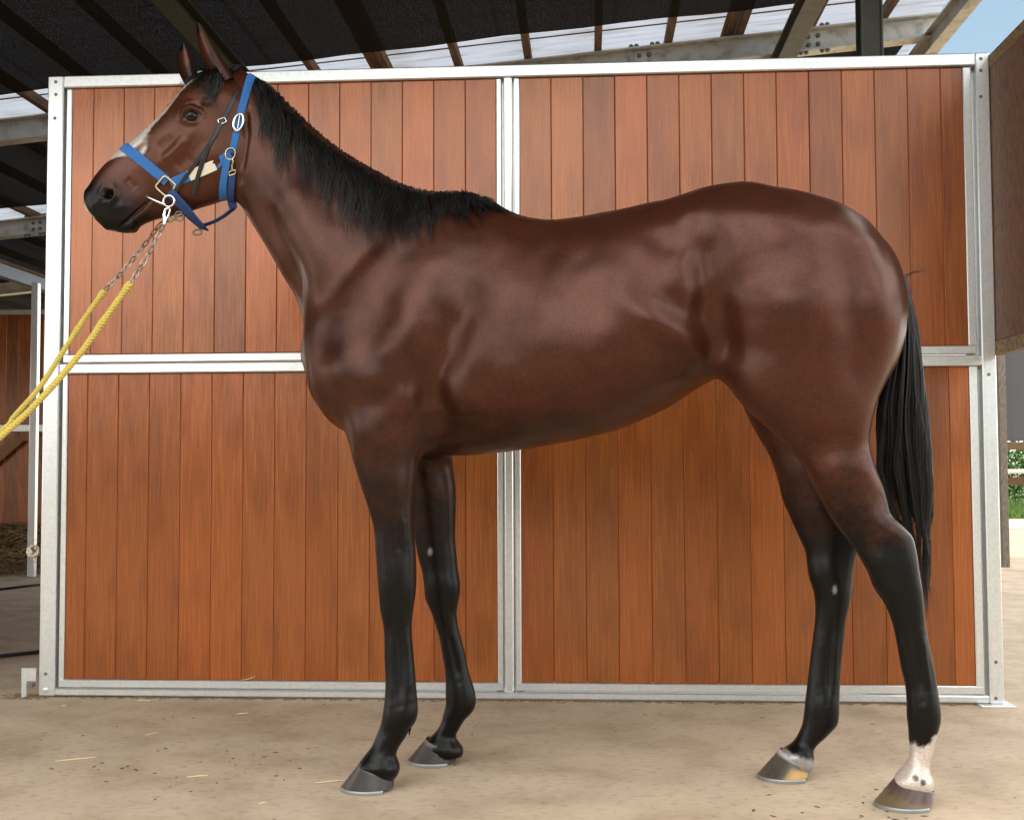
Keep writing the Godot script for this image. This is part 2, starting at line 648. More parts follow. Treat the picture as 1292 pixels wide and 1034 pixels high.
	brush([[-0.508, 0.542]], 0.031, 0.0042, 1)
	brush([[-0.538, 0.538]], 0.029, -0.0035, 1)
	brush([[-0.541, 0.498]], 0.037, -0.0042, 1)
	brush([[-0.562, 0.508]], 0.029, 0.0028, 1)
	brush([[-0.502, 0.509]], 0.029, 0.0021, 1)
	brush([[-0.547, 0.617], [-0.558, 0.681]], 0.021, 0.0046, 1)
	brush([[-0.529, 0.189]], 0.037, 0.0035, 1)
	brush([[-0.562, 0.199]], 0.029, 0.0021, 1)
	brush([[-0.534, 0.148]], 0.029, -0.0028, 1)
	brush([[-0.477, 0.519]], 0.036, 0.0099, -1)
	brush([[-0.47, 0.463]], 0.033, -0.0042, -1)
	brush([[-0.503, 0.503]], 0.029, 0.0028, -1)
	brush([[-0.447, 0.504]], 0.029, 0.0028, -1)
	brush([[-0.424, 0.182]], 0.033, 0.0035, -1)
	brush([[0.605, 0.568]], 0.039, 0.0099, -1)
	brush([[0.634, 0.628], [0.64, 0.504]], 0.021, -0.0069, -1)
	brush([[0.573, 0.531]], 0.029, 0.0035, -1)
	brush([[0.589, 0.177]], 0.033, 0.0035, -1)
	brush([[0.482, 0.824], [0.544, 0.693]], 0.033, -0.0132, -1)
	brush([[0.576, 0.715]], 0.039, 0.0132, -1)
	brush([[0.643, 0.693], [0.659, 0.607]], 0.025, -0.0081, -1)
	brush([[0.806, 0.228]], 0.037, 0.0035, 1)
	brush([[-0.979, 1.646], [-0.915, 1.519], [-0.845, 1.382], [-0.805, 1.281]], 0.039, -0.0165, 0)
	brush([[-0.9, 1.665], [-0.815, 1.504], [-0.746, 1.379]], 0.078, 0.0165, 0)
	brush([[-0.893, 1.778], [-0.73, 1.575], [-0.628, 1.487]], 0.058, -0.0115, 0)
	brush([[-1.021, 1.609], [-0.961, 1.504], [-0.885, 1.37]], 0.039, 0.0083, 0)
	brush([[-0.764, 1.424], [-0.791, 1.303]], 0.039, 0.0099, 0)
	apply_broad()
	brush([[0.777, 0.474], [0.787, 0.383], [0.8, 0.266]], 0.012, -0.0056, 1)
	brush([[0.801, 0.441], [0.819, 0.286]], 0.012, 0.0035, 1)
	brush([[-0.525, 0.618], [-0.53, 0.702]], 0.014, -0.0035, 1)
	brush([[-0.508, 0.639], [-0.51, 0.723]], 0.014, 0.0028, 1)
	brush([[-0.53, 0.45], [-0.523, 0.345], [-0.521, 0.225]], 0.012, -0.0056, 1)
	brush([[-0.549, 0.418], [-0.545, 0.23]], 0.014, 0.0035, 1)
	brush([[-0.506, 0.419], [-0.499, 0.242]], 0.012, 0.0035, 1)
	brush([[-0.558, 0.147], [-0.583, 0.105]], 0.014, 0.0021, 1)
	brush([[-0.456, 0.384], [-0.44, 0.316], [-0.424, 0.238]], 0.012, -0.0056, -1)
	brush([[-0.475, 0.372], [-0.456, 0.26]], 0.011, 0.0028, -1)
	brush([[0.612, 0.43], [0.604, 0.327], [0.595, 0.209]], 0.012, -0.0056, -1)
	brush([[0.624, 0.392], [0.615, 0.242]], 0.011, 0.0028, -1)
	brush([[0.584, 0.391], [0.573, 0.24]], 0.012, 0.0028, -1)
	brush([[0.75, 0.431], [0.767, 0.314]], 0.014, 0.0028, 1)
	brush([[-1.207, 1.883]], 0.045, 0.0100, 0)
	brush([[-1.15, 1.915]], 0.020, -0.0090, 0)
	brush([[-1.199, 1.815], [-1.246, 1.766], [-1.282, 1.734]], 0.026, 0.0060, 0)
	brush([[-1.237, 1.807], [-1.3, 1.769]], 0.034, -0.0040, 0)
	brush([[-1.193, 1.759], [-1.246, 1.716]], 0.034, -0.0040, 0)
	brush([[-1.129, 1.738]], 0.065, 0.0070, 0)
	brush([[-1.032, 1.916], [-1.009, 1.8], [-1.018, 1.675]], 0.024, -0.0120, 0)
	brush([[-1.32, 1.8], [-1.373, 1.745]], 0.028, -0.0060, 0)
	brush([[-1.436, 1.648]], 0.040, 0.0100, 0)
	brush([[-1.466, 1.638], [-1.445, 1.611]], 0.018, 0.0050, 0)
	brush([[-1.439, 1.662], [-1.441, 1.644], [-1.446, 1.632]], 0.022, -0.0200, 0)
	brush([[-1.434, 1.646]], 0.015, -0.0140, 0)
	brush([[-1.481, 1.613]], 0.020, 0.0030, 0)
	brush([[-1.308, 1.638], [-1.352, 1.601], [-1.388, 1.567], [-1.42, 1.545]], 0.008, -0.0080, 0)
	brush([[-1.376, 1.548]], 0.020, 0.0050, 0)
	brush([[-1.327, 1.604], [-1.371, 1.569]], 0.014, 0.0040, 0)
	brush([[-1.396, 1.607]], 0.025, 0.0040, 0)
	brush([[-1.392, 1.693], [-1.36, 1.657]], 0.020, -0.0030, 0)
	brush([[-1.222, 1.862], [-1.21, 1.886], [-1.189, 1.894], [-1.165, 1.884], [-1.153, 1.865]], 0.008, 0.0080, 0)
	brush([[-1.222, 1.857], [-1.198, 1.846], [-1.169, 1.848]], 0.007, 0.0050, 0)
	brush([[-1.217, 1.901], [-1.189, 1.908], [-1.16, 1.898]], 0.008, -0.0030, 0)

func define_body():
	add_prim("trunk", 0.000, 0.000, 1.0000, 0.0000, -1, 0.0, [
		[-0.834, 1.140, 1.190, 0.000, 0.050, 0.500, 2.000],
		[-0.820, 1.067, 1.276, 0.000, 0.100, 0.500, 2.000],
		[-0.789, 1.006, 1.339, 0.000, 0.140, 0.480, 2.000],
		[-0.726, 0.949, 1.414, 0.000, 0.175, 0.420, 2.000],
		[-0.626, 0.912, 1.502, 0.000, 0.200, 0.400, 2.100],
		[-0.518, 0.892, 1.566, 0.000, 0.215, 0.380, 2.050],
		[-0.432, 0.885, 1.592, 0.000, 0.225, 0.360, 1.950],
		[-0.353, 0.885, 1.595, 0.000, 0.240, 0.350, 1.920],
		[-0.288, 0.889, 1.577, 0.000, 0.260, 0.350, 1.970],
		[-0.207, 0.901, 1.544, 0.000, 0.280, 0.350, 2.050],
		[-0.137, 0.913, 1.531, 0.000, 0.293, 0.350, 2.120],
		[-0.051, 0.930, 1.535, 0.000, 0.302, 0.350, 2.180],
		[0.043, 0.952, 1.548, 0.000, 0.305, 0.360, 2.200],
		[0.110, 0.981, 1.560, 0.000, 0.303, 0.370, 2.200],
		[0.175, 1.012, 1.570, 0.000, 0.298, 0.400, 2.200],
		[0.235, 1.049, 1.586, 0.000, 0.290, 0.450, 2.200],
		[0.303, 1.086, 1.602, 0.000, 0.282, 0.520, 2.200],
		[0.386, 1.106, 1.607, 0.000, 0.280, 0.580, 2.200],
		[0.474, 1.096, 1.590, 0.000, 0.280, 0.600, 2.200],
		[0.562, 1.078, 1.568, 0.000, 0.272, 0.600, 2.200],
		[0.650, 1.064, 1.533, 0.000, 0.250, 0.600, 2.200],
		[0.721, 1.067, 1.475, 0.000, 0.205, 0.580, 2.100],
		[0.762, 1.095, 1.422, 0.000, 0.160, 0.550, 2.000],
		[0.786, 1.147, 1.369, 0.000, 0.100, 0.500, 2.000],
		[0.798, 1.210, 1.294, 0.000, 0.050, 0.500, 2.000],
	])
	add_prim("neck", -0.585, 1.365, -0.7117, 0.7025, 1, 0.09, [
		[-0.200, -0.012, 0.012, 0.000, 0.006, 0.420, 1.900],
		[-0.150, -0.090, 0.090, 0.000, 0.050, 0.420, 1.900],
		[-0.070, -0.220, 0.230, 0.000, 0.120, 0.420, 1.900],
		[0.000, -0.301, 0.313, 0.000, 0.155, 0.420, 1.900],
		[0.085, -0.258, 0.264, 0.000, 0.150, 0.420, 1.900],
		[0.177, -0.224, 0.223, 0.000, 0.138, 0.420, 1.900],
		[0.284, -0.199, 0.192, 0.000, 0.120, 0.420, 1.900],
		[0.390, -0.170, 0.170, 0.000, 0.104, 0.420, 1.900],
		[0.496, -0.150, 0.160, 0.000, 0.092, 0.420, 1.900],
		[0.581, -0.150, 0.158, 0.000, 0.084, 0.420, 1.900],
		[0.652, -0.153, 0.160, 0.000, 0.078, 0.420, 1.900],
		[0.709, -0.156, 0.161, 0.000, 0.072, 0.420, 1.900],
		[0.773, -0.110, 0.157, 0.000, 0.062, 0.420, 1.900],
		[0.829, -0.070, 0.148, 0.000, 0.045, 0.420, 1.900],
	])
	add_prim("head", -1.112, 1.927, -0.7345, -0.6786, 1, 0.045, [
		[-0.075, -0.020, 0.020, 0.000, 0.008, 0.550, 2.100],
		[-0.055, -0.060, 0.060, 0.000, 0.035, 0.550, 2.100],
		[-0.030, -0.106, 0.098, 0.000, 0.062, 0.550, 2.300],
		[0.010, -0.138, 0.116, 0.000, 0.075, 0.550, 2.308],
		[0.050, -0.168, 0.116, 0.000, 0.088, 0.550, 2.340],
		[0.099, -0.205, 0.106, 0.000, 0.097, 0.550, 2.380],
		[0.149, -0.231, 0.100, 0.000, 0.090, 0.550, 2.420],
		[0.199, -0.209, 0.099, 0.000, 0.082, 0.550, 2.460],
		[0.248, -0.186, 0.098, 0.000, 0.072, 0.550, 2.500],
		[0.298, -0.163, 0.103, 0.000, 0.060, 0.550, 2.500],
		[0.348, -0.136, 0.105, 0.000, 0.052, 0.550, 2.500],
		[0.387, -0.115, 0.102, 0.000, 0.053, 0.550, 2.500],
		[0.427, -0.101, 0.095, 0.000, 0.058, 0.550, 2.440],
		[0.457, -0.100, 0.087, 0.000, 0.056, 0.550, 2.380],
		[0.482, -0.080, 0.081, 0.000, 0.048, 0.550, 2.330],
		[0.502, -0.052, 0.060, 0.000, 0.036, 0.550, 2.300],
		[0.511, -0.042, 0.044, 0.000, 0.020, 0.550, 2.300],
	])
	add_prim("fore_near", 0.000, 0.000, 0.0000, -1.0000, -1, 0.075, [
		[-1.261, -0.673, -0.550, 0.100, 0.050, 0.500, 2.150],
		[-1.149, -0.702, -0.499, 0.118, 0.085, 0.500, 2.150],
		[-1.041, -0.701, -0.457, 0.125, 0.097, 0.500, 2.150],
		[-0.945, -0.677, -0.468, 0.130, 0.090, 0.500, 2.150],
		[-0.888, -0.666, -0.484, 0.135, 0.080, 0.500, 2.150],
		[-0.820, -0.647, -0.490, 0.135, 0.070, 0.500, 2.150],
		[-0.752, -0.623, -0.497, 0.135, 0.060, 0.500, 2.150],
		[-0.676, -0.604, -0.497, 0.135, 0.052, 0.500, 2.150],
		[-0.622, -0.600, -0.493, 0.135, 0.048, 0.500, 2.150],
		[-0.575, -0.596, -0.491, 0.135, 0.047, 0.500, 2.150],
		[-0.540, -0.593, -0.491, 0.137, 0.047, 0.500, 2.150],
		[-0.510, -0.590, -0.493, 0.138, 0.045, 0.500, 2.150],
		[-0.473, -0.587, -0.498, 0.139, 0.039, 0.500, 2.150],
		[-0.429, -0.578, -0.502, 0.140, 0.031, 0.500, 2.150],
		[-0.391, -0.575, -0.501, 0.141, 0.028, 0.500, 2.150],
		[-0.354, -0.575, -0.498, 0.142, 0.027, 0.500, 2.150],
		[-0.302, -0.572, -0.491, 0.144, 0.028, 0.500, 2.150],
		[-0.267, -0.571, -0.488, 0.145, 0.031, 0.500, 2.150],
		[-0.232, -0.573, -0.485, 0.146, 0.035, 0.500, 2.150],
		[-0.199, -0.577, -0.484, 0.148, 0.036, 0.500, 2.150],
		[-0.177, -0.581, -0.490, 0.149, 0.034, 0.500, 2.150],
		[-0.158, -0.588, -0.505, 0.149, 0.031, 0.500, 2.150],
		[-0.139, -0.596, -0.515, 0.150, 0.030, 0.500, 2.150],
		[-0.110, -0.609, -0.534, 0.151, 0.031, 0.500, 2.150],
		[-0.089, -0.625, -0.541, 0.152, 0.038, 0.500, 2.150],
		[-0.074, -0.637, -0.536, 0.153, 0.048, 0.500, 2.150],
		[-0.060, -0.643, -0.531, 0.154, 0.051, 0.500, 2.150],
		[-0.045, -0.639, -0.533, 0.154, 0.046, 0.500, 2.150],
		[-0.027, -0.623, -0.545, 0.155, 0.030, 0.500, 2.150],
	])
	add_prim("fore_far", 0.000, 0.000, 0.0000, -1.0000, -1, 0.075, [
		[-1.240, -0.697, -0.555, -0.100, 0.050, 0.500, 2.150],
		[-1.126, -0.735, -0.510, -0.118, 0.085, 0.500, 2.150],
		[-1.010, -0.700, -0.476, -0.125, 0.097, 0.500, 2.150],
		[-0.941, -0.654, -0.452, -0.130, 0.090, 0.500, 2.150],
		[-0.882, -0.609, -0.449, -0.135, 0.080, 0.500, 2.150],
		[-0.792, -0.581, -0.440, -0.135, 0.070, 0.500, 2.150],
		[-0.712, -0.568, -0.439, -0.135, 0.058, 0.500, 2.150],
		[-0.635, -0.557, -0.440, -0.135, 0.050, 0.500, 2.150],
		[-0.594, -0.549, -0.436, -0.135, 0.048, 0.500, 2.150],
		[-0.555, -0.538, -0.433, -0.136, 0.047, 0.500, 2.150],
		[-0.505, -0.531, -0.426, -0.137, 0.047, 0.500, 2.150],
		[-0.473, -0.528, -0.430, -0.137, 0.044, 0.500, 2.150],
		[-0.432, -0.510, -0.437, -0.138, 0.038, 0.500, 2.150],
		[-0.394, -0.498, -0.433, -0.139, 0.031, 0.500, 2.150],
		[-0.353, -0.486, -0.423, -0.140, 0.028, 0.500, 2.150],
		[-0.312, -0.480, -0.412, -0.141, 0.027, 0.500, 2.150],
		[-0.269, -0.472, -0.404, -0.142, 0.028, 0.500, 2.150],
		[-0.240, -0.470, -0.395, -0.143, 0.031, 0.500, 2.150],
		[-0.200, -0.470, -0.384, -0.144, 0.035, 0.500, 2.150],
		[-0.163, -0.471, -0.385, -0.145, 0.036, 0.500, 2.150],
		[-0.145, -0.476, -0.395, -0.145, 0.034, 0.500, 2.150],
		[-0.126, -0.481, -0.414, -0.146, 0.031, 0.500, 2.150],
		[-0.101, -0.492, -0.430, -0.147, 0.030, 0.500, 2.150],
		[-0.076, -0.514, -0.441, -0.148, 0.032, 0.500, 2.150],
		[-0.063, -0.528, -0.436, -0.148, 0.042, 0.500, 2.150],
		[-0.050, -0.539, -0.425, -0.149, 0.050, 0.500, 2.150],
		[-0.036, -0.541, -0.420, -0.149, 0.051, 0.500, 2.150],
		[-0.022, -0.535, -0.423, -0.149, 0.046, 0.500, 2.150],
		[-0.005, -0.517, -0.438, -0.150, 0.030, 0.500, 2.150],
	])
	add_prim("hind_near", 0.000, 0.000, 0.0000, -1.0000, -1, 0.1, [
		[-1.433, 0.518, 0.638, 0.080, 0.035, 0.500, 2.150],
		[-1.385, 0.454, 0.686, 0.105, 0.070, 0.500, 2.150],
		[-1.339, 0.398, 0.719, 0.130, 0.105, 0.500, 2.150],
		[-1.285, 0.357, 0.746, 0.145, 0.125, 0.500, 2.150],
		[-1.204, 0.340, 0.749, 0.150, 0.132, 0.500, 2.150],
		[-1.144, 0.331, 0.739, 0.155, 0.132, 0.500, 2.150],
		[-1.082, 0.327, 0.725, 0.158, 0.126, 0.500, 2.150],
		[-1.004, 0.374, 0.703, 0.160, 0.112, 0.500, 2.150],
		[-0.952, 0.429, 0.689, 0.160, 0.098, 0.500, 2.150],
		[-0.895, 0.485, 0.685, 0.155, 0.084, 0.500, 2.150],
		[-0.865, 0.508, 0.692, 0.152, 0.078, 0.500, 2.150],
		[-0.839, 0.526, 0.701, 0.150, 0.073, 0.500, 2.150],
		[-0.795, 0.547, 0.718, 0.147, 0.066, 0.500, 2.150],
		[-0.760, 0.567, 0.727, 0.145, 0.060, 0.500, 2.150],
		[-0.726, 0.585, 0.737, 0.143, 0.055, 0.500, 2.150],
		[-0.698, 0.602, 0.764, 0.142, 0.050, 0.500, 2.150],
		[-0.674, 0.620, 0.785, 0.141, 0.046, 0.500, 2.150],
		[-0.647, 0.641, 0.793, 0.140, 0.044, 0.500, 2.150],
		[-0.609, 0.663, 0.798, 0.139, 0.045, 0.500, 2.150],
		[-0.580, 0.678, 0.802, 0.138, 0.045, 0.500, 2.150],
		[-0.546, 0.690, 0.807, 0.137, 0.042, 0.500, 2.150],
		[-0.505, 0.716, 0.811, 0.133, 0.035, 0.500, 2.150],
		[-0.463, 0.733, 0.814, 0.130, 0.030, 0.500, 2.150],
		[-0.400, 0.746, 0.824, 0.127, 0.028, 0.500, 2.150],
		[-0.343, 0.755, 0.835, 0.125, 0.028, 0.500, 2.150],
		[-0.300, 0.764, 0.841, 0.123, 0.031, 0.500, 2.150],
		[-0.261, 0.767, 0.846, 0.122, 0.036, 0.500, 2.150],
		[-0.222, 0.767, 0.849, 0.120, 0.037, 0.500, 2.150],
		[-0.194, 0.770, 0.844, 0.119, 0.035, 0.500, 2.150],
		[-0.168, 0.771, 0.836, 0.118, 0.032, 0.500, 2.150],
		[-0.133, 0.773, 0.827, 0.118, 0.032, 0.500, 2.150],
		[-0.104, 0.762, 0.820, 0.117, 0.036, 0.500, 2.150],
		[-0.083, 0.743, 0.822, 0.116, 0.047, 0.500, 2.150],
		[-0.065, 0.733, 0.828, 0.116, 0.052, 0.500, 2.150],
		[-0.049, 0.734, 0.829, 0.115, 0.048, 0.500, 2.150],
		[-0.031, 0.754, 0.819, 0.115, 0.030, 0.500, 2.150],
	])
	add_prim("hind_far", 0.000, 0.000, 0.0000, -1.0000, -1, 0.1, [
		[-1.462, 0.531, 0.657, -0.080, 0.035, 0.500, 2.150],
		[-1.421, 0.467, 0.715, -0.105, 0.070, 0.500, 2.150],
		[-1.380, 0.409, 0.758, -0.130, 0.105, 0.500, 2.150],
		[-1.327, 0.365, 0.785, -0.145, 0.125, 0.500, 2.150],
		[-1.239, 0.347, 0.784, -0.150, 0.132, 0.500, 2.150],
		[-1.152, 0.342, 0.769, -0.155, 0.130, 0.500, 2.150],
		[-1.086, 0.349, 0.747, -0.155, 0.120, 0.500, 2.150],
		[-1.025, 0.381, 0.725, -0.155, 0.108, 0.500, 2.150],
		[-0.946, 0.419, 0.696, -0.150, 0.094, 0.500, 2.150],
		[-0.869, 0.459, 0.679, -0.150, 0.080, 0.500, 2.150],
		[-0.802, 0.478, 0.680, -0.145, 0.068, 0.500, 2.150],
		[-0.752, 0.490, 0.681, -0.143, 0.060, 0.500, 2.150],
		[-0.710, 0.508, 0.686, -0.142, 0.054, 0.500, 2.150],
		[-0.684, 0.519, 0.694, -0.141, 0.049, 0.500, 2.150],
		[-0.658, 0.529, 0.698, -0.140, 0.046, 0.500, 2.150],
		[-0.611, 0.548, 0.687, -0.140, 0.045, 0.500, 2.150],
		[-0.580, 0.551, 0.679, -0.139, 0.045, 0.500, 2.150],
		[-0.548, 0.555, 0.674, -0.138, 0.045, 0.500, 2.150],
		[-0.496, 0.569, 0.668, -0.136, 0.041, 0.500, 2.150],
		[-0.473, 0.571, 0.664, -0.134, 0.036, 0.500, 2.150],
		[-0.434, 0.570, 0.654, -0.131, 0.030, 0.500, 2.150],
		[-0.374, 0.562, 0.646, -0.129, 0.028, 0.500, 2.150],
		[-0.282, 0.549, 0.635, -0.126, 0.028, 0.500, 2.150],
		[-0.242, 0.544, 0.632, -0.125, 0.032, 0.500, 2.150],
		[-0.206, 0.539, 0.630, -0.123, 0.036, 0.500, 2.150],
		[-0.168, 0.534, 0.628, -0.123, 0.036, 0.500, 2.150],
		[-0.146, 0.530, 0.623, -0.122, 0.034, 0.500, 2.150],
		[-0.129, 0.523, 0.608, -0.122, 0.032, 0.500, 2.150],
		[-0.113, 0.515, 0.593, -0.122, 0.031, 0.500, 2.150],
		[-0.092, 0.498, 0.570, -0.121, 0.032, 0.500, 2.150],
		[-0.079, 0.479, 0.560, -0.121, 0.044, 0.500, 2.150],
		[-0.065, 0.466, 0.560, -0.121, 0.051, 0.500, 2.150],
		[-0.050, 0.463, 0.562, -0.121, 0.050, 0.500, 2.150],
		[-0.037, 0.470, 0.562, -0.120, 0.046, 0.500, 2.150],
		[-0.019, 0.489, 0.552, -0.120, 0.030, 0.500, 2.150],
	])


# ---------------------------------------------------------------- coat, ears, hair
const POLL := Vector3(-1.03, 1.90, 0.0)
const TURN := 0.26
func bend_at(p: Vector3) -> float:
	return smoothstep(0.0, 0.16, -0.95 - p.x + (p.y - 1.80) * 0.25) * TURN

func bend(p: Vector3) -> Vector3:
	# the head is turned a little towards the viewer
	var a := bend_at(p)
	if a <= 0.0: return p
	var d := p - POLL
	var w := a / TURN
	return POLL + d.rotated(Vector3.BACK, 0.02 * w).rotated(Vector3.UP, a) * lerpf(1.0, 0.956, w) + Vector3(0.0126, -0.0247, 0.0) * w

func bend_geo(g: Geo):
	for q in g.v.size():
		var a := bend_at(g.v[q])
		if a > 0.0:
			g.n[q] = g.n[q].rotated(Vector3.UP, a)
			g.v[q] = bend(g.v[q])

var cn := noise(11, 9.0, 3)
var cn2 := noise(12, 45.0, 2)
func coat(p: Vector3, n: Vector3) -> Color:
	var big := cn.get_noise_3d(p.x, p.y, p.z)
	var fine := cn2.get_noise_3d(p.x, p.y * 1.5, p.z)
	var brown := Vector3(0.080, 0.0245, 0.0125) * (1.0 + 0.22 * big + 0.12 * fine)
	var black := Vector3(0.0062, 0.0052, 0.0048) * (1.0 + 0.2 * fine)
	var c := brown
	# black points of a bay: lower legs, muzzle, the crest under the mane
	var dark := 0.0
	if p.y < 1.0:
		var fore := p.x < 0.0
		var top := 1.12 if fore else 0.92
		var low := 0.60 if fore else 0.60
		dark = 1.0 - smoothstep(low, top, p.y + 0.10 * big + 0.05 * fine)
	var h := Vector2(p.x + 1.112, p.y - 1.927)
	var s := h.dot(Vector2(-0.7345, -0.6786))
	var f := h.dot(Vector2(-0.6786, 0.7345))
	var on_head := p.x < -1.02 and s > -0.05
	if on_head:
		c = c.lerp(Vector3(0.102, 0.0310, 0.0155), 0.7)
		dark = maxf(dark, smoothstep(0.33, 0.455, s - 0.25 * f + 0.03 * big))
		dark = maxf(dark, 0.75 * (1.0 - smoothstep(0.016, 0.034, Vector2(p.x + 1.191, (p.y - 1.869) * 1.25).length())))
	elif p.x < -0.3:
		dark = maxf(dark, 0.35 * smoothstep(-0.1, 0.5, cn.get_noise_3d(p.x * 0.5 + 7.0, p.y * 0.5, p.z)))
	c = c.lerp(black, clampf(dark, 0.0, 1.0))
	var white := Vector3(0.78, 0.73, 0.68) * (1.0 + 0.1 * fine)
	# blaze down the face and the snip on the nose
	if on_head and f > 0.0:
		var half := lerpf(0.052, 0.060, clampf(s / 0.25, 0, 1)) + 0.005 * big
		if s > 0.30: half = lerpf(0.058, 0.026, clampf((s - 0.30) / 0.07, 0, 1))
		if s > 0.40: half = 0.026
		var b := 1.0 - smoothstep(half - 0.004, half + 0.003, absf(p.z + 0.004) + 0.003 * fine)
		b *= smoothstep(0.0, 0.5, n.x * -0.6786 + n.y * 0.7345 + (0.9 if s > 0.42 else 0.0))
		b *= smoothstep(-0.004, 0.008, s) * (1.0 - smoothstep(0.37, 0.385, s)) + smoothstep(0.475, 0.49, s)
		c = c.lerp(white, clampf(b, 0.0, 1.0))
	# white sock on the near hind pastern, a pale coronet on the far one
	if p.x > 0.6 and p.z > 0.0 and p.y < 0.3:
		var edge := 0.158 + 0.012 * fine + 0.035 * smoothstep(0.80, 0.845, p.x)
		c = c.lerp(Vector3(0.72, 0.62, 0.55), 1.0 - smoothstep(edge - 0.006, edge + 0.005, p.y))
		for spot in [Vector2(0.778, 0.082), Vector2(0.796, 0.072)]:
			c = c.lerp(Vector3(0.08, 0.085, 0.09), 1.0 - smoothstep(0.005, 0.010, Vector2(p.x, p.y).distance_to(spot)))
	if p.x > 0.3 and p.x < 0.6 and p.z < 0.0 and p.y < 0.2:
		var edge2 := 0.083 - 0.35 * (p.x - 0.48) + 0.006 * fine
		c = c.lerp(Vector3(0.40, 0.38, 0.36), 1.0 - smoothstep(edge2 - 0.005, edge2 + 0.005, p.y))
	# chestnuts: bare horny patches on the inside of the far legs
	if p.z < 0.0:
		for spot in [Vector2(-0.503, 0.61), Vector2(0.62, 0.515)]:
			c = c.lerp(Vector3(0.30, 0.28, 0.25), 1.0 - smoothstep(0.006, 0.016, Vector2((p.x - spot.x) * 1.8, p.y - spot.y).length()))
	return Color(c.x, c.y, c.z)

func ear(g: Geo, base: Vector3, tip: Vector3, open: Vector3, wide: float):
	# a leaf-shaped cup: outside and inside skin, open towards "open"
	var ax := (tip - base).normalized()
	var o := (open - ax * open.dot(ax)).normalized()
	var s := ax.cross(o)
	var rings := 18
	var around := 20
	var k0 := g.v.size()
	for r in rings + 1:
		var t := float(r) / rings
		var w: float = wide * (0.72 + 0.55 * sin(pow(t, 0.75) * PI * 0.62)) * pow(1.0 - pow(t, 2.6), 0.62) + 0.0012
		var deep := lerpf(0.95, 0.55, t)
		var gap := lerpf(0.75, 1.15, smoothstep(0.05, 0.5, t))
		var mid := base.lerp(tip, t) + o * (0.012 * sin(t * PI)) - o * 0.010 * t * t
		for a in around:
			var inside := a >= around / 2
			var f: float = float(a % (around / 2)) / (around / 2 - 1)
			if inside: f = 1.0 - f
			var ang := lerpf(gap, TAU - gap, f)
			var rr := w - (0.0045 * (1.0 - t * 0.6) if inside else 0.0)
			rr = maxf(rr, 0.0006)
			var dir := o * cos(ang) * deep + s * sin(ang)
			g.v.append(mid + dir * rr)
			g.n.append((dir if not inside else -dir).normalized())
			g.u.append(Vector2.ZERO)
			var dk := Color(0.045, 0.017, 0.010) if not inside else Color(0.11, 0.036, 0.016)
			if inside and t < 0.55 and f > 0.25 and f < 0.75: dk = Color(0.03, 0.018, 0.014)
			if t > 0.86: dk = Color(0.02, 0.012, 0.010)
			g.c.append(dk)
	for r in rings:
		for a in around:
			var p := k0 + r * around + a
			var q := k0 + r * around + (a + 1) % around
			var p2 := p + around
			var q2 := q + around
			g.i.append_array(PackedInt32Array([p, p2, q, q, p2, q2]))

func along(line: Array, t: float) -> Vector2:
	var f := clampf(t, 0.0, 1.0) * (line.size() - 1)
	var k := mini(int(f), line.size() - 2)
	var a := Vector2(line[k][0], line[k][1])
	return a.lerp(Vector2(line[k + 1][0], line[k + 1][1]), f - k)

func strand(g: Geo, pts: PackedVector3Array, w: float):
	# one lock of hair: a thin three-sided blade that tapers to its tip
	var m := pts.size()
	var k0 := g.v.size()
	for q in m:
		var t := (pts[mini(q + 1, m - 1)] - pts[maxi(q - 1, 0)]).normalized()
		var x := t.cross(Vector3(0.3, 0.2, 0.93)).normalized()
		var y := t.cross(x)
		var r: float = w * (1.0 - 0.85 * pow(float(q) / (m - 1), 1.6))
		for s in 3:
			var an := TAU * s / 3.0 + 0.5
			var d := x * cos(an) + y * sin(an) * 0.6
			g.v.append(pts[q] + d * r)
			g.n.append(d.normalized())
			g.u.append(Vector2(s / 3.0, float(q) / m))
			g.c.append(g.col)
	for q in m - 1:
		for s in 3:
			var a := k0 + q * 3 + s
			var b := k0 + q * 3 + (s + 1) % 3
			g.i.append_array(PackedInt32Array([a, a + 3, b, b, a + 3, b + 3]))

func hair_tint(rng: RandomNumberGenerator) -> Color:
	var k := rng.randf_range(0.6, 1.5)
	return Color(0.0085, 0.0072, 0.0065) * k

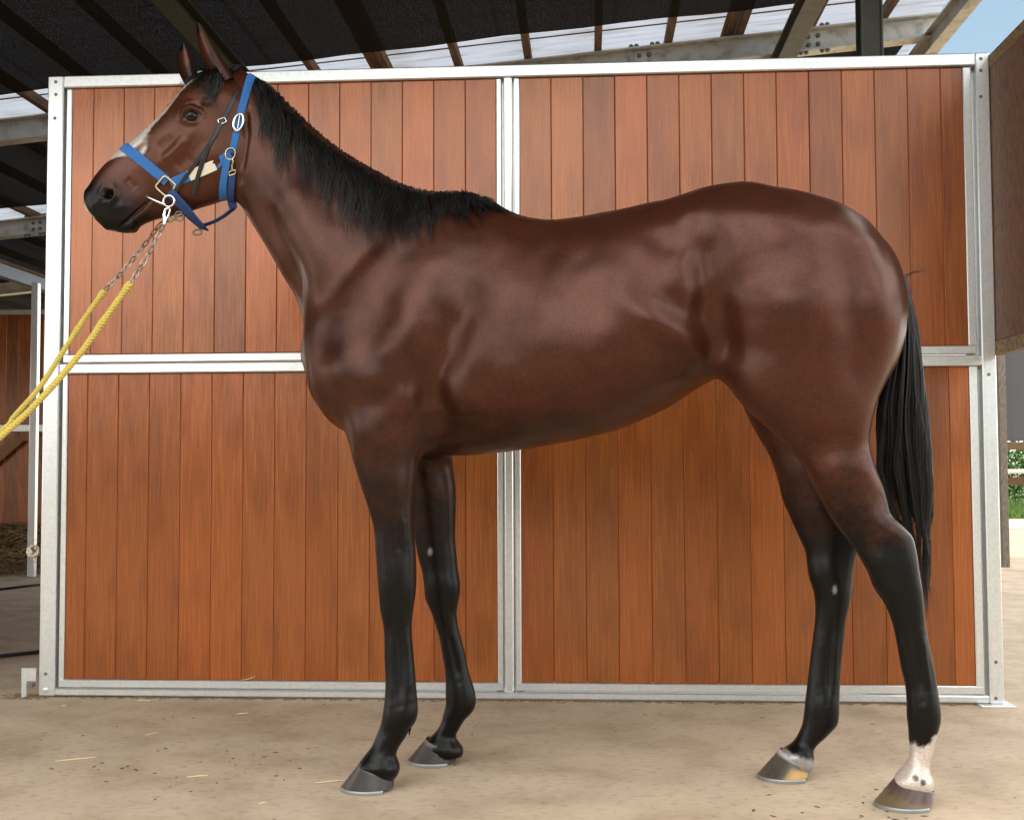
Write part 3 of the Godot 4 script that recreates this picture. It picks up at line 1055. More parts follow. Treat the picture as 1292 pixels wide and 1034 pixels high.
func make_horse():
	define_body()
	mesh_body()
	body_normals()
	sort_columns()
	sculpt()
	body_normals()
	var g := Geo.new()
	g.v = bv.duplicate()
	g.n = bn.duplicate()
	g.i = bi.duplicate()
	g.u.resize(bv.size())
	g.c.resize(bv.size())
	for q in bv.size():
		g.c[q] = coat(bv[q], bn[q])
		g.u[q] = Vector2(bv[q].x, bv[q].y)
	ear(g, Vector3(-1.090, 1.985, 0.056), Vector3(-1.182, 2.158, 0.066), Vector3(-0.75, 0.0, 0.45), 0.028)
	ear(g, Vector3(-1.200, 1.998, -0.050), Vector3(-1.246, 2.148, -0.066), Vector3(-0.55, 0.0, 0.65), 0.026)
	bend_geo(g)
	var coat_m := mat(Color.WHITE, 0.32, 0.36, 0.41)
	coat_m.vertex_color_use_as_albedo = true
	var hn := noise(5, 0.09, 3)
	world_tex(coat_m, noise_tex(noise(5, 0.05, 4), 512, [0.0, 0.5, 1.0], [gray(0.70), gray(0.90), gray(1.0)]), 5.0, bump_tex(hn, 512, 2.0), 0.5, false)
	coat_m.uv1_scale = Vector3(3.6, 7.5, 6.0)
	horse = thing("horse", "dark bay horse with white blaze standing side-on before the boarded partition", "horse", Vector3(2.10, 0, 1.115), "", -0.094)
	part("body", g, coat_m, horse)
	# eye
	var em := mat(lin(0.010, 0.005, 0.0035), 0.10, 0.0, 0.34)
	for sd in [1.0, -1.0]:
		var eg := Geo.new()
		var ec := Vector3(-1.191, 1.869, 0.0)
		ec.z = (side_z(ec.x, ec.y) - 0.0090) * sd
		var sphere := SphereMesh.new()
		sphere.radius = 0.0205
		sphere.height = 0.041
		sphere.radial_segments = 32
		sphere.rings = 16
		var e := part("eye", sphere, em, horse)
		e.position = bend(ec)
		e.rotation = Vector3(0, bend_at(ec), 0.1)
	# mane
	var rng := RandomNumberGenerator.new()
	rng.seed = 21
	var hair := mat(Color.WHITE, 0.36, 0.0, 0.5)
	hair.vertex_color_use_as_albedo = true
	var crest := [[-1.005, 1.998], [-0.985, 1.980], [-0.956, 1.953], [-0.878, 1.868], [-0.768, 1.777], [-0.695, 1.739], [-0.643, 1.698], [-0.569, 1.664], [-0.53, 1.637], [-0.479, 1.622], [-0.384, 1.605], [-0.335, 1.594], [-0.285, 1.578]]
	var neck_only: Array[Prim] = [prims[0], prims[1]]
	var all := prims
	prims = neck_only
	var mg := Geo.new()
	for cl in 150:
		var t := (cl + rng.randf()) / 150.0
		t = 0.02 + 0.96 * t
		var r0 := along(crest, t)
		r0.y = 2.12
		while r0.y > 1.5 and field(r0.x, r0.y, 0.0) > 0.0: r0.y -= 0.002
		r0.y -= 0.002
		var length: float = lerpf(0.135, 0.215, smoothstep(0.0, 0.3, t)) * lerpf(1.0, 0.78, smoothstep(0.45, 0.7, t)) * lerpf(1.0, 0.30, smoothstep(0.70, 1.0, t)) * rng.randf_range(0.55, 1.15) * lerpf(0.45, 1.0, smoothstep(0.0, 0.12, t))
		var drift := rng.randf_range(0.02, 0.30) + 0.9 * smoothstep(0.72, 1.0, t)
		var ph := rng.randf() * TAU
		var wav := rng.randf_range(0.003, 0.014)
		var lift := rng.randf_range(0.004, 0.016)
		var far := rng.randf() < 0.07
		for k in (17 if t < 0.86 else 9):
			mg.col = hair_tint(rng)
			var x0 := r0.x + rng.randf_range(-0.012, 0.012)
			var y0 := r0.y + rng.randf_range(-0.006, 0.006) - (x0 - r0.x) * 0.55
			var zr := rng.randf_range(-0.012, 0.016)
			var len2 := length * lerpf(0.5, 1.12, sqrt(rng.randf()))
			var pts := PackedVector3Array()
			var off := rng.randf_range(0.003, 0.012) + lift
			var dr := drift + rng.randf_range(-0.05, 0.05)
			for q in 11:
				var f := q / 10.0
				var y: float = y0 + 0.030 * sin(minf(f * 4.0, PI) * 0.75) * (0.20 + lift * 14.0) - len2 * f
				var x: float = lerpf(x0, r0.x, 0.75 * f * f) + dr * len2 * f + wav * sin(ph + f * 7.0) * f + 0.004 * sin(ph * 3.0 + k + f * 5.0) * f
				var z := side_z(x, y, 0.26)
				if z < -1.0: z = zr
				z = maxf(z + off * smoothstep(0.0, 0.3, f), zr) if f < 0.25 else z + off
				z = lerpf(zr, z, smoothstep(0.0, 0.28, f))
				pts.append(Vector3(x, y, z))
			strand(mg, pts, rng.randf_range(0.0011, 0.0021))
	bend_geo(mg)
	part("mane", mg, hair, horse)
	prims = all
	# forelock: falls between the ears and over the forehead to the near side
	var fg := Geo.new()
	var head_only: Array[Prim] = [prims[1], prims[2]]
	prims = head_only
	for k in 260:
		fg.col = hair_tint(rng)
		var a := rng.randf()
		var root := Vector3(-1.075 - 0.03 * rng.randf(), 2.005 + 0.008 * rng.randf(), rng.randf_range(-0.03, 0.035))
		var sidew := rng.randf_range(-0.25, 1.0)
		var len2 := rng.randf_range(0.08, 0.15) * (1.0 if sidew > 0.2 else 0.85)
		var pts := PackedVector3Array()
		for q in 10:
			var f := q / 9.0
			var x: float = root.x - len2 * f * lerpf(0.75, 0.25, clampf(sidew, 0, 1)) - 0.01 * sin(f * 3.0)
			var y: float = root.y + 0.014 * sin(minf(f * 3.0, PI)) - len2 * f * f * lerpf(0.55, 0.95, clampf(sidew, 0, 1))
			var z: float = root.z + f * 0.055 * sidew
			var p := Vector3(x, y, z)
			for it in 4:
				var d := field(p.x, p.y, p.z)
				if d < 0.006: p += out_normal(p) * (0.006 + 0.006 * a - d)
			pts.append(p)
		strand(fg, pts, 0.0016)
	bend_geo(fg)
	part("forelock", fg, hair, horse)
	prims = all
	# tail
	var tg := Geo.new()
	var tl := [[0.786, 1.338], [0.782, 1.240], [0.758, 1.116], [0.730, 0.991], [0.722, 0.905], [0.722, 0.83], [0.738, 0.757], [0.776, 0.658], [0.804, 0.555], [0.822, 0.455]]
	var tr := [[0.808, 1.347], [0.826, 1.240], [0.838, 1.145], [0.847, 1.052], [0.854, 0.942], [0.857, 0.83], [0.858, 0.72], [0.850, 0.62], [0.848, 0.54], [0.843, 0.44]]
	var bend_t := noise(4, 1.0, 2)
	for k in 2300:
		tg.col = hair_tint(rng)
		var clump := floorf(rng.randf() * 90.0)
		var cr := RandomNumberGenerator.new()
		cr.seed = int(clump) + 77
		var a: float = clampf(cr.randf() + rng.randf_range(-0.05, 0.05), 0.0, 1.0)
		var b: float = cr.randf_range(-1.0, 1.0) + rng.randf_range(-0.12, 0.12)
		var stop: float = lerpf(0.62, 1.0, cr.randf()) * rng.randf_range(0.9, 1.0) * (1.0 if a > 0.35 else 0.92)
		var pts := PackedVector3Array()
		for q in 17:
			var f := q / 16.0 * stop
			var L := along(tl, f)
			var R := along(tr, f)
			var p2 := L.lerp(R, a)
			var wz := 0.055 * sin(PI * pow(clampf(f, 0, 1), 0.6) * 0.85) + 0.008
			var wob := 0.006 * bend_t.get_noise_2d(clump * 3.1, f * 2.6) * f * 4.0
			pts.append(Vector3(p2.x + wob, p2.y, b * wz * sqrt(maxf(0.0, 1.0 - pow(2.0 * a - 1.0, 2.0) * 0.8)) + wob * 0.5))
		strand(tg, pts, rng.randf_range(0.0009, 0.0018))
	for k in 3:      # loose hairs standing off the dock
		tg.col = hair_tint(rng)
		var pts := PackedVector3Array()
		for q in 8:
			var f := q / 7.0
			pts.append(Vector3(0.80 + f * (0.085 - k * 0.02), 1.352 + 0.018 * sin(f * 2.2) - 0.006 * k - 0.012 * f * f, 0.02 * k))
		strand(tg, pts, 0.0012)
	part("tail", tg, hair, horse)
	# fetlock tufts
	for s in [[-0.500, 0.166, 0.150], [-0.395, 0.175, -0.146], [0.608, 0.165, -0.122], [0.832, 0.168, 0.118]]:
		if s[0] > 0.7: continue
		var kg := Geo.new()
		for k in 60:
			kg.col = hair_tint(rng)
			var a := rng.randf_range(-1, 1)
			var pts := PackedVector3Array()
			var l := rng.randf_range(0.018, 0.042)
			for q in 7:
				var f := q / 6.0
				pts.append(Vector3(s[0] - 0.014 + 0.012 * sin(f * 2.4) + rng.randf_range(-0.001, 0.001), s[1] + 0.028 - (l + 0.012) * f, s[2] + a * 0.013 * (1.0 - f * 0.8)))
			strand(kg, pts, 0.0017)
		part("fetlock_tuft", kg, hair, horse)
	hooves()

func hoof_ring(xf: float, xb: float, zc: float, hw: float, yf: float, yb: float, an: float) -> Vector3:
	# toe at -x; an 0 at the toe
	var c := cos(an)
	var s := sin(an)
	var x := lerpf(xf, xb, (1.0 - c) * 0.5)
	var zz := s * hw * (1.0 - 0.10 * (1.0 - c) * 0.5) * (1.0 + 0.06 * s * s)
	return Vector3(x, lerpf(yf, yb, (1.0 - c) * 0.5), zc + zz)

func hooves():
	# coronet front x y, coronet back x y, ground front x, ground back x, z, look
	var rows := [[-0.640, 0.076, -0.536, 0.046, -0.687, -0.548, 0.155, 0], [-0.534, 0.072, -0.427, 0.040, -0.582, -0.442, -0.150, 0], [0.739, 0.082, 0.838, 0.040, 0.686, 0.826, 0.115, 1], [0.464, 0.080, 0.562, 0.034, 0.409, 0.548, -0.120, 2]]
	var hm := mat(Color.WHITE, 0.34, 0.0, 0.42)
	hm.vertex_color_use_as_albedo = true
	hm.normal_enabled = true
	var rings_n := noise(8, 0.06, 2)
	hm.normal_texture = bump_tex(rings_n, 256, 3.0)
	hm.normal_scale = 0.5
	hm.uv1_scale = Vector3(0.7, 3.0, 1)
	var shoe_m := mat(lin(0.30, 0.30, 0.29), 0.5, 0.8)
	var hoof_n := noise(31, 60.0, 3)
	for r in rows:
		var g := Geo.new()
		var M := 40
		var R := 10
		for q in R + 1:
			var t := float(q) / R
			for a in M:
				var an := TAU * a / M
				var top := hoof_ring(r[0] + 0.007, r[2] - 0.010, r[6], 0.0455, r[1], r[3], an)
				var bot := hoof_ring(r[4], r[5], r[6], 0.063, 0.009, 0.009, an)
				var p := top.lerp(bot, t)
				var out := Vector3(p.x - (r[0] + r[2]) * 0.5, 0, p.z - r[6]).normalized()
				p += out * (0.0025 * exp(-pow((t - 0.05) / 0.06, 2.0)) + 0.0006 * sin(t * 34.0 + 0.8 * sin(an)))
				g.v.append(p)
				g.n.append((out + Vector3(0, 0.45, 0)).normalized())
				g.u.append(Vector2(an, t))
				var fine := hoof_n.get_noise_3d(an * 0.35, p.y * 0.6, r[6])
				var fib := hoof_n.get_noise_2d(an * 1.4, 0.2 + r[6])
				var c := Vector3(0.030, 0.026, 0.023) * (1.0 + 0.5 * fine + 0.35 * fib)
				if t < 0.13: c = Vector3(0.13, 0.105, 0.08) * (1.0 + 0.5 * fine)
				if r[7] == 1:
					c = Vector3(0.070, 0.042, 0.034) * (1.0 + 0.5 * fib + 0.3 * fine)
					if t < 0.10: c = Vector3(0.20, 0.20, 0.17)
					var tip := smoothstep(0.62, 0.9, t + 0.25 * fine + 0.22 * cos(an))
					c = c.lerp(Vector3(0.13, 0.092, 0.05), tip)
				if r[7] == 2:
					c = Vector3(0.060, 0.050, 0.038) * (1.0 + 0.5 * fib + 0.3 * fine)
					if t < 0.12: c = Vector3(0.34, 0.33, 0.31)
					var am := smoothstep(0.25, 0.6, t + 0.1 * fine) * smoothstep(0.7, 0.25, absf(an - 2.05 + 0.3 * fib)) 
					c = c.lerp(Vector3(0.44, 0.26, 0.09), am)
				g.c.append(Color(c.x, c.y, c.z))
		for q in R:
			for a in M:
				var k := q * M + a
				var k2 := q * M + (a + 1) % M
				g.i.append_array(PackedInt32Array([k, k2, k + M, k2, k2 + M, k + M]))
		var bc := g.v.size()
		g.v.append(Vector3((r[4] + r[5]) * 0.5, 0.010, r[6])); g.n.append(Vector3.DOWN); g.u.append(Vector2.ZERO); g.c.append(Color(0.03, 0.025, 0.02))
		for a in M: g.i.append_array(PackedInt32Array([R * M + a, R * M + (a + 1) % M, bc]))
		var h := part("hoof", g, hm, horse)
		# shoe: an open ring of flat bar under the wall
		var sg := Geo.new()
		var pts := PackedVector3Array()
		var outs := PackedVector3Array()
		for a in 31:
			var an := lerpf(-2.35, 2.35, a / 30.0)
			var p := hoof_ring(r[4] + 0.009, r[5] - 0.002, r[6], 0.0555, 0.0, 0.0, an)
			p.y = 0.0005
			pts.append(p)
			outs.append(Vector3.UP)
		sg.strap(pts, outs, 0.022, 0.0095)
		part("horseshoe", sg, shoe_m, h)

var horse: Node3D

# ---------------------------------------------------------------- materials of the place
var steel: StandardMaterial3D
var dark_steel: StandardMaterial3D
var old_steel: StandardMaterial3D
var bolt_m: StandardMaterial3D
var rough_wood: StandardMaterial3D
var wood: Array[StandardMaterial3D] = []

func make_materials():
	steel = mat(lin(0.77, 0.79, 0.79), 0.35, 0.8)
	world_tex(steel, noise_tex(noise(41, 0.03, 4), 512, [0.0, 0.45, 0.62, 1.0], [gray(0.94), gray(0.97), gray(0.99), gray(1.0)]), 3.1)
	steel.roughness_texture = noise_tex(noise(42, 0.02, 4), 512, [0.0, 1.0], [gray(0.88), gray(1.0)])
	dark_steel = mat(lin(0.085, 0.085, 0.078), 0.5, 0.2)
	world_tex(dark_steel, noise_tex(noise(43, 0.02, 4), 256, [0.0, 1.0], [gray(0.75), gray(1.0)]), 1.5)
	old_steel = mat(lin(0.60, 0.60, 0.55), 0.5, 0.3)
	world_tex(old_steel, noise_tex(noise(44, 0.02, 5), 512, [0.0, 0.35, 0.5, 1.0], [Color(0.72, 0.68, 0.60), gray(0.90), gray(0.96), gray(1.0)]), 0.8)
	bolt_m = mat(lin(0.16, 0.155, 0.14), 0.5, 0.6)
	rough_wood = mat(lin(0.20, 0.115, 0.055), 0.85)
	world_tex(rough_wood, noise_tex(noise(45, 0.03, 4), 256, [0.0, 0.5, 1.0], [gray(0.55), gray(0.8), gray(1.0)]), 1.0)
	rough_wood.uv1_scale = Vector3(9, 9, 0.8)
	var grain := noise_tex(noise(51, 0.016, 5), 1024, [0.0, 0.36, 0.5, 0.64, 1.0], [gray(0.86), gray(0.93), gray(0.96), gray(0.98), gray(1.0)])
	var grain_n := bump_tex(noise(52, 0.03, 4), 512, 3.0)
	var blotch := noise_tex(noise(53, 0.01, 3), 256, [0.0, 0.4, 0.7, 1.0], [Color(0.45, 0.30, 0.25, 0.34), Color(0.6, 0.4, 0.3, 0.12), Color(1, 1, 1, 0.0), Color(1, 1, 1, 0.0)])
	var rng := RandomNumberGenerator.new()
	rng.seed = 3
	for k in 14:
		var t := rng.randf_range(0.80, 1.12)
		if k == 1 or k == 6: t *= 0.84
		var warm := rng.randf_range(-0.10, 0.12)
		var m := mat(lin(0.36 * t, 0.098 * t * (1.0 + warm), 0.017 * t * (1.0 + 2.0 * warm)), 0.28, 0.22, 0.60)
		m.albedo_texture = grain
		m.uv1_scale = Vector3(6.0, 0.16, 1)
		m.uv1_offset = Vector3(rng.randf(), rng.randf(), 0)
		m.normal_enabled = true
		m.normal_texture = grain_n
		m.normal_scale = 0.10
		m.roughness_texture = grain
		m.detail_enabled = true
		m.detail_albedo = blotch
		m.detail_blend_mode = BaseMaterial3D.BLEND_MODE_MUL
		m.detail_uv_layer = BaseMaterial3D.DETAIL_UV_2
		m.uv2_scale = Vector3(2.2, 0.7, 1)
		m.uv2_offset = Vector3(rng.randf(), rng.randf(), 0)
		wood.append(m)

var plank_cache := {}
func plank(parent: Node, x0: float, x1: float, y0: float, y1: float, z_front: float, thick: float, m: Material):
	var key := "%d %d" % [roundi((x1 - x0) * 2000), roundi((y1 - y0) * 500)]
	if not plank_cache.has(key):
		var g := Geo.new()
		g.box(Vector3.ZERO, Vector3(x1 - x0 - 0.0005, y1 - y0, thick), 0.0026)
		g.box(Vector3((x1 - x0) * 0.5, 0, -0.002), Vector3(0.009, y1 - y0 - 0.004, 0.006), 0.001)
		plank_cache[key] = g.mesh()
	var o := part("plank", plank_cache[key], m, parent)
	o.position = Vector3((x0 + x1) * 0.5, (y0 + y1) * 0.5, z_front - thick * 0.5)

func frame_bar(called: String, parent: Node, x0: float, x1: float, y0: float, y1: float, z0: float, z1: float, m: Material, bevel := 0.004) -> MeshInstance3D:
	var g := Geo.new()
	g.box(Vector3.ZERO, Vector3(x1 - x0, y1 - y0, z1 - z0), bevel)
	var o := part(called, g, m, parent)
	o.position = Vector3((x0 + x1) * 0.5, (y0 + y1) * 0.5, (z0 + z1) * 0.5)
	return o

func disc(r: float, thick: float, sides := 20) -> Geo:
	# a low round head with a rounded rim, facing +z
	var g := Geo.new()
	var prof := [[0.0, 1.0], [0.6, 0.96], [0.88, 0.75], [1.0, 0.35], [1.0, 0.0]]
	for a in sides:
		var a0 := TAU * a / sides
		var a1 := TAU * (a + 1) / sides
		for q in prof.size() - 1:
			var p := func(an: float, k: int) -> Vector3: return Vector3(cos(an) * r * prof[k][0], sin(an) * r * prof[k][0], thick * prof[k][1])
			if q > 0: g.tri(p.call(a0, q), p.call(a0, q + 1), p.call(a1, q))
			g.tri(p.call(a1, q), p.call(a0, q + 1), p.call(a1, q + 1))
	return g

func partition():
	var w := thing("stable_partition", "long stable partition of upright brown boards in a galvanised steel frame behind the horse", "partition")
	var T := 2.358
	frame_bar("post", w, 0.0, 0.061, 0.004, T, -0.055, 0.0, steel)
	frame_bar("post", w, 1.7535, 1.7845, 0.0325, T - 0.047, -0.052, -0.001, steel)
	frame_bar("post", w, 3.483, 3.533, 0.004, T, -0.055, 0.0, steel)
	frame_bar("top_rail", w, 0.0612, 3.4828, T - 0.046, T, -0.053, -0.001, steel)
	var rng := RandomNumberGenerator.new()
	rng.seed = 9
	for side in 2:
		var x0: float = [0.0612, 1.7847][side]
		var x1: float = [1.7533, 3.4828][side]
		frame_bar("mid_rail", w, x0, x1, 1.212, 1.2505, -0.05, -0.0005, steel)
		frame_bar("bottom_rail", w, x0, x1 if side == 1 else 1.7846, 0.006, 0.032, -0.05, -0.0005, steel)
		var i0: float = [0.069, 1.791][side]
		var i1: float = [1.745, 3.471][side]
		frame_bar("edge_channel", w, i0, i1, 1.2545, 1.286, -0.048, -0.013, steel, 0.003)
		frame_bar("edge_channel", w, i0, i1, 0.0345, 0.0640, -0.048, -0.013, steel, 0.003)
		for e in 2:
			var a := i0 if e == 0 else i1 - (0.020 if side == 0 else 0.030)
			var b := i0 + 0.021 if e == 0 else i1
			frame_bar("edge_channel", w, a, b, 1.2865, T - 0.048, -0.047, -0.0125, steel, 0.003)
			frame_bar("edge_channel", w, a, b, 0.0645, 1.2115, -0.047, -0.0125, steel, 0.003)
		frame_bar("channel_back", w, x0 - 0.004, i0 + 0.03, 0.02, T - 0.03, -0.0515, -0.0485, steel, 0.001)
		frame_bar("channel_back", w, i1 - 0.03, x1 + 0.004, 0.02, T - 0.03, -0.0515, -0.0485, steel, 0.001)
		for up in 2:
			var cuts: Array = [i0 + 0.0205]
			var first: float = [[0.165, 1.931], [0.174, 1.931]][up][side]
			var step: float = [[0.1202, 0.1199], [0.1195, 0.1192]][up][side]
			for k in 13: cuts.append(first + step * k)
			cuts.append(i1 - (0.0195 if side == 0 else 0.0295))
			for k in cuts.size() - 1:
				var m: int = rng.randi_range(0, 13)
				plank(w, cuts[k], cuts[k + 1], 1.2862 if up == 1 else 0.0642, T - 0.0462 if up == 1 else 1.2118, -0.0185 - 0.0012 * rng.randf(), 0.024, wood[m])
	# bolt holes and bolt heads in the posts
	var hole := disc(0.0065, 0.0012).mesh()
	var head := disc(0.0095, 0.005).mesh()
	for p in [[0.031, 2.335, 0], [0.032, 2.286, 0], [0.030, 2.194, 0], [0.027, 0.086, 0], [0.028, 0.026, 1], [3.503, 2.335, 0], [3.502, 2.291, 0], [3.500, 2.194, 0], [3.505, 1.179, 0], [3.506, 0.152, 0], [3.503, 0.024, 0]]:
		var o := part("bolt", head if p[2] == 1 else hole, steel if p[2] == 1 else bolt_m, w)
		o.position = Vector3(p[0], p[1], 0.0001)
	# foot plate under the right post
	frame_bar("foot_plate", w, 3.44, 3.56, 0.0005, 0.0038, -0.07, 0.045, steel, 0.001)
	# latch bracket at the foot of the left post
	var k := thing("floor_latch", "small galvanised latch bracket on the floor left of the partition", "latch", Vector3(-0.033, 0, 0.01))
	var g := Geo.new()
	g.box(Vector3(0, 0.085, 0), Vector3(0.056, 0.05, 0.006), 0.0015)
	g.box(Vector3(-0.017, 0.03, 0), Vector3(0.020, 0.0595, 0.006), 0.0015)
	part("plate", g, steel, k)
	var g2 := Geo.new()
	g2.tube(PackedVector3Array([Vector3(0.012, 0.045, -0.015), Vector3(0.012, 0.045, 0.012)]), [0.008], 14)
	part("bolt", g2, bolt_m, k)

func roof_y(x: float) -> float: return 2.934 + 0.0885 * (x + 1.3)    # top of the rafters
const ROOF_X0 := -9.0
const ROOF_X1 := 4.12
const ROOF_Z0 := -9.2
const ROOF_Z1 := 2.2

func i_beam(a: Vector3, b: Vector3, high: float, wide: float) -> Geo:
	var g := Geo.new()
	var h := Vector3(0, high * 0.5, 0)
	g.bar(a + h - Vector3(0, 0.005, 0), b + h - Vector3(0, 0.005, 0), wide, 0.010, 0.0015)
	g.bar(a - h + Vector3(0, 0.005, 0), b - h + Vector3(0, 0.005, 0), wide, 0.010, 0.0015)
	g.bar(a, b, 0.008, high - 0.0202, 0.001)
	return g

func roof():
	var r := thing("stable_roof", "low pitched stable roof of translucent sheets on steel rafters and wooden purlins", "roof")
	var bolt := disc(0.014, 0.012, 10).mesh()
	for z in [-2.4, -4.7, -7.0]:
		var a := Vector3(ROOF_X0, roof_y(ROOF_X0) - 0.0675, z)
		var b := Vector3(4.08, roof_y(4.08) - 0.0675, z)
		var o := part("rafter", i_beam(a, b, 0.135, 0.10), old_steel, r)
		if z < -5.0: continue
		for sx in ([0.35, 2.40, 3.36] if z > -3.0 else [-2.28]):
			var y := roof_y(sx) - 0.0675
			var pg := Geo.new()
			pg.bar(Vector3(sx - 0.055, y - 0.0049, z + 0.0075), Vector3(sx + 0.055, y + 0.0049, z + 0.0075), 0.006, 0.105, 0.001)
			var pl := part("splice_plate", pg, old_steel, o)
			for bx in [-0.028, 0.028]:
				for by in [-0.024, 0.024]:
					var bo := part("bolt", bolt, bolt_m, o)
					bo.position = Vector3(sx + bx, y + by + bx * 0.0885, z + 0.0105)
			for bx in [-0.075, -0.045, 0.045, 0.075]:
				for e in [-1.0, 1.0]:
					var bo := part("bolt", bolt, bolt_m, o)
					bo.position = Vector3(sx + bx, y + bx * 0.0885 + e * 0.073, z + 0.036)
	# wooden purlins on top of the rafters
	var x := 2.944 + 2 * 0.4045
	var k := 0
	while x > ROOF_X0 + 0.1:
		var g := Geo.new()
		g.box(Vector3.ZERO, Vector3(0.042, 0.058, ROOF_Z1 - ROOF_Z0 - 0.1), 0.003)
		var o := part("purlin", g, rough_wood, r)
		o.position = Vector3(x, roof_y(x) + 0.030, (ROOF_Z0 + ROOF_Z1) * 0.5)
		if k == 2 or k == 7:
			var g2 := Geo.new()
			g2.box(Vector3.ZERO, Vector3(0.07, 0.02, 3.0), 0.003)
			var o2 := part("purlin", g2, rough_wood, r)
			o2.position = Vector3(x - 0.064, roof_y(x - 0.064) + 0.040, -2.5)
		x -= 0.4045
		k += 1
	# steel members that run from front to back
	part("verge_beam", i_beam(Vector3(4.02, 3.245, ROOF_Z1 - 0.05), Vector3(4.02, 3.245, ROOF_Z0 + 0.2), 0.12, 0.07), old_steel, r)
	part("tie_beam", i_beam(Vector3(3.165, 3.13, ROOF_Z1 - 0.05), Vector3(3.165, 3.13, -4.4), 0.10, 0.10), dark_steel, r)
	part("tie_beam", i_beam(Vector3(0.20, 2.955, ROOF_Z1 - 0.05), Vector3(0.20, 2.955, -2.3), 0.09, 0.10), mat(lin(0.022, 0.021, 0.012), 0.6, 0.0, 0.3), r)
	var c := Geo.new()
	c.box(Vector3(3.343, 1.63, -0.955), Vector3(0.098, 3.25, 0.009), 0.0015)
	c.box(Vector3(3.343, 1.63, -1.045), Vector3(0.098, 3.25, 0.009), 0.0015)
	c.box(Vector3(3.343, 1.63, -1.0), Vector3(0.007, 3.25, 0.0808), 0.0015)
	for e in [-0.044, 0.044]: c.box(Vector3(3.343 + e, 1.63, -0.9475), Vector3(0.010, 3.25, 0.0055), 0.0015)
	part("column", c, dark_steel, r)
	# corrugated translucent sheet
	var sheet := mat(lin(0.33, 0.38, 0.48), 0.5)
	sheet.backlight_enabled = true
	sheet.backlight = Color(1.0, 1.0, 1.0)
	world_tex(sheet, noise_tex(noise(61, 0.02, 4), 256, [0.0, 0.4, 1.0], [Color(0.72, 0.68, 0.62), gray(0.92), gray(1.0)]), 0.5)
	sheet.uv1_scale = Vector3(0.3, 1, 4.0)
	var sg := Geo.new()
	var n := int((ROOF_Z1 - ROOF_Z0) / 0.0127)
	var y0 := roof_y(ROOF_X0) + 0.078
	var y1 := roof_y(ROOF_X1) + 0.078
	for q in n:
		var za := ROOF_Z0 + (ROOF_Z1 - ROOF_Z0) * q / n
		var zb := ROOF_Z0 + (ROOF_Z1 - ROOF_Z0) * (q + 1) / n
		var ha := 0.009 * sin(TAU * za / 0.0762)
		var hb := 0.009 * sin(TAU * zb / 0.0762)
		sg.face([Vector3(ROOF_X0, y0 + ha, za), Vector3(ROOF_X0, y0 + hb, zb), Vector3(ROOF_X1, y1 + hb, zb), Vector3(ROOF_X1, y1 + ha, za)])
	part("roof_sheet", sg, sheet, r)
	# dirty laps under the sheet
	for z in [-2.22, -4.52]:
		var lg := Geo.new()
		lg.bar(Vector3(ROOF_X0, roof_y(ROOF_X0) + 0.0645, z), Vector3(ROOF_X1, roof_y(ROOF_X1) + 0.0645, z), 0.014, 0.004, 0.001)
		part("lath", lg, rough_wood, r)
	# black shade cloth between purlins and sheet
	var cloth := mat(lin(0.016, 0.0145, 0.013), 0.95, 0.0, 0.15)
	world_tex(cloth, noise_tex(noise(62, 0.10, 3), 512, [0.0, 0.60, 0.70, 1.0], [Color(0.7, 0.7, 0.7, 0.998), Color(0.9, 0.9, 0.9, 0.997), Color(1, 1, 1, 0.975), Color(1, 1, 1, 0.80)]), 2.2)
	cloth.uv1_scale = Vector3(1.6, 2.0, 3.4)
	cloth.transparency = BaseMaterial3D.TRANSPARENCY_ALPHA
	var spans := [[-1.94, ROOF_Z1 - 0.02, "black shade cloth stretched under the roof above the partition"], [-4.28, -2.52, "black shade cloth in the roof bay behind the first rafter"], [-8.9, -4.82, "black shade cloth in the rearmost roof bay on the left"]]
	for s in spans:
		var cg := Geo.new()
		var steps := 60
		for q in steps:
			var xa := lerpf(ROOF_X0 + 0.1, 3.98, float(q) / steps)
			var xb := lerpf(ROOF_X0 + 0.1, 3.98, float(q + 1) / steps)
			var za: float = s[0] + 0.012 * sin(q * 1.7) + 0.010 * sin(q * 0.53)
			var zb: float = s[0] + 0.012 * sin((q + 1) * 1.7) + 0.010 * sin((q + 1) * 0.53)
			cg.face([Vector3(xa, roof_y(xa) - 0.012, za), Vector3(xb, roof_y(xb) - 0.012, zb), Vector3(xb, roof_y(xb) - 0.012, s[1]), Vector3(xa, roof_y(xa) - 0.012, s[1])])
		single("shade_cloth", cg, cloth, s[2], "shade cloth", Vector3.ZERO, "shade cloths under the roof")

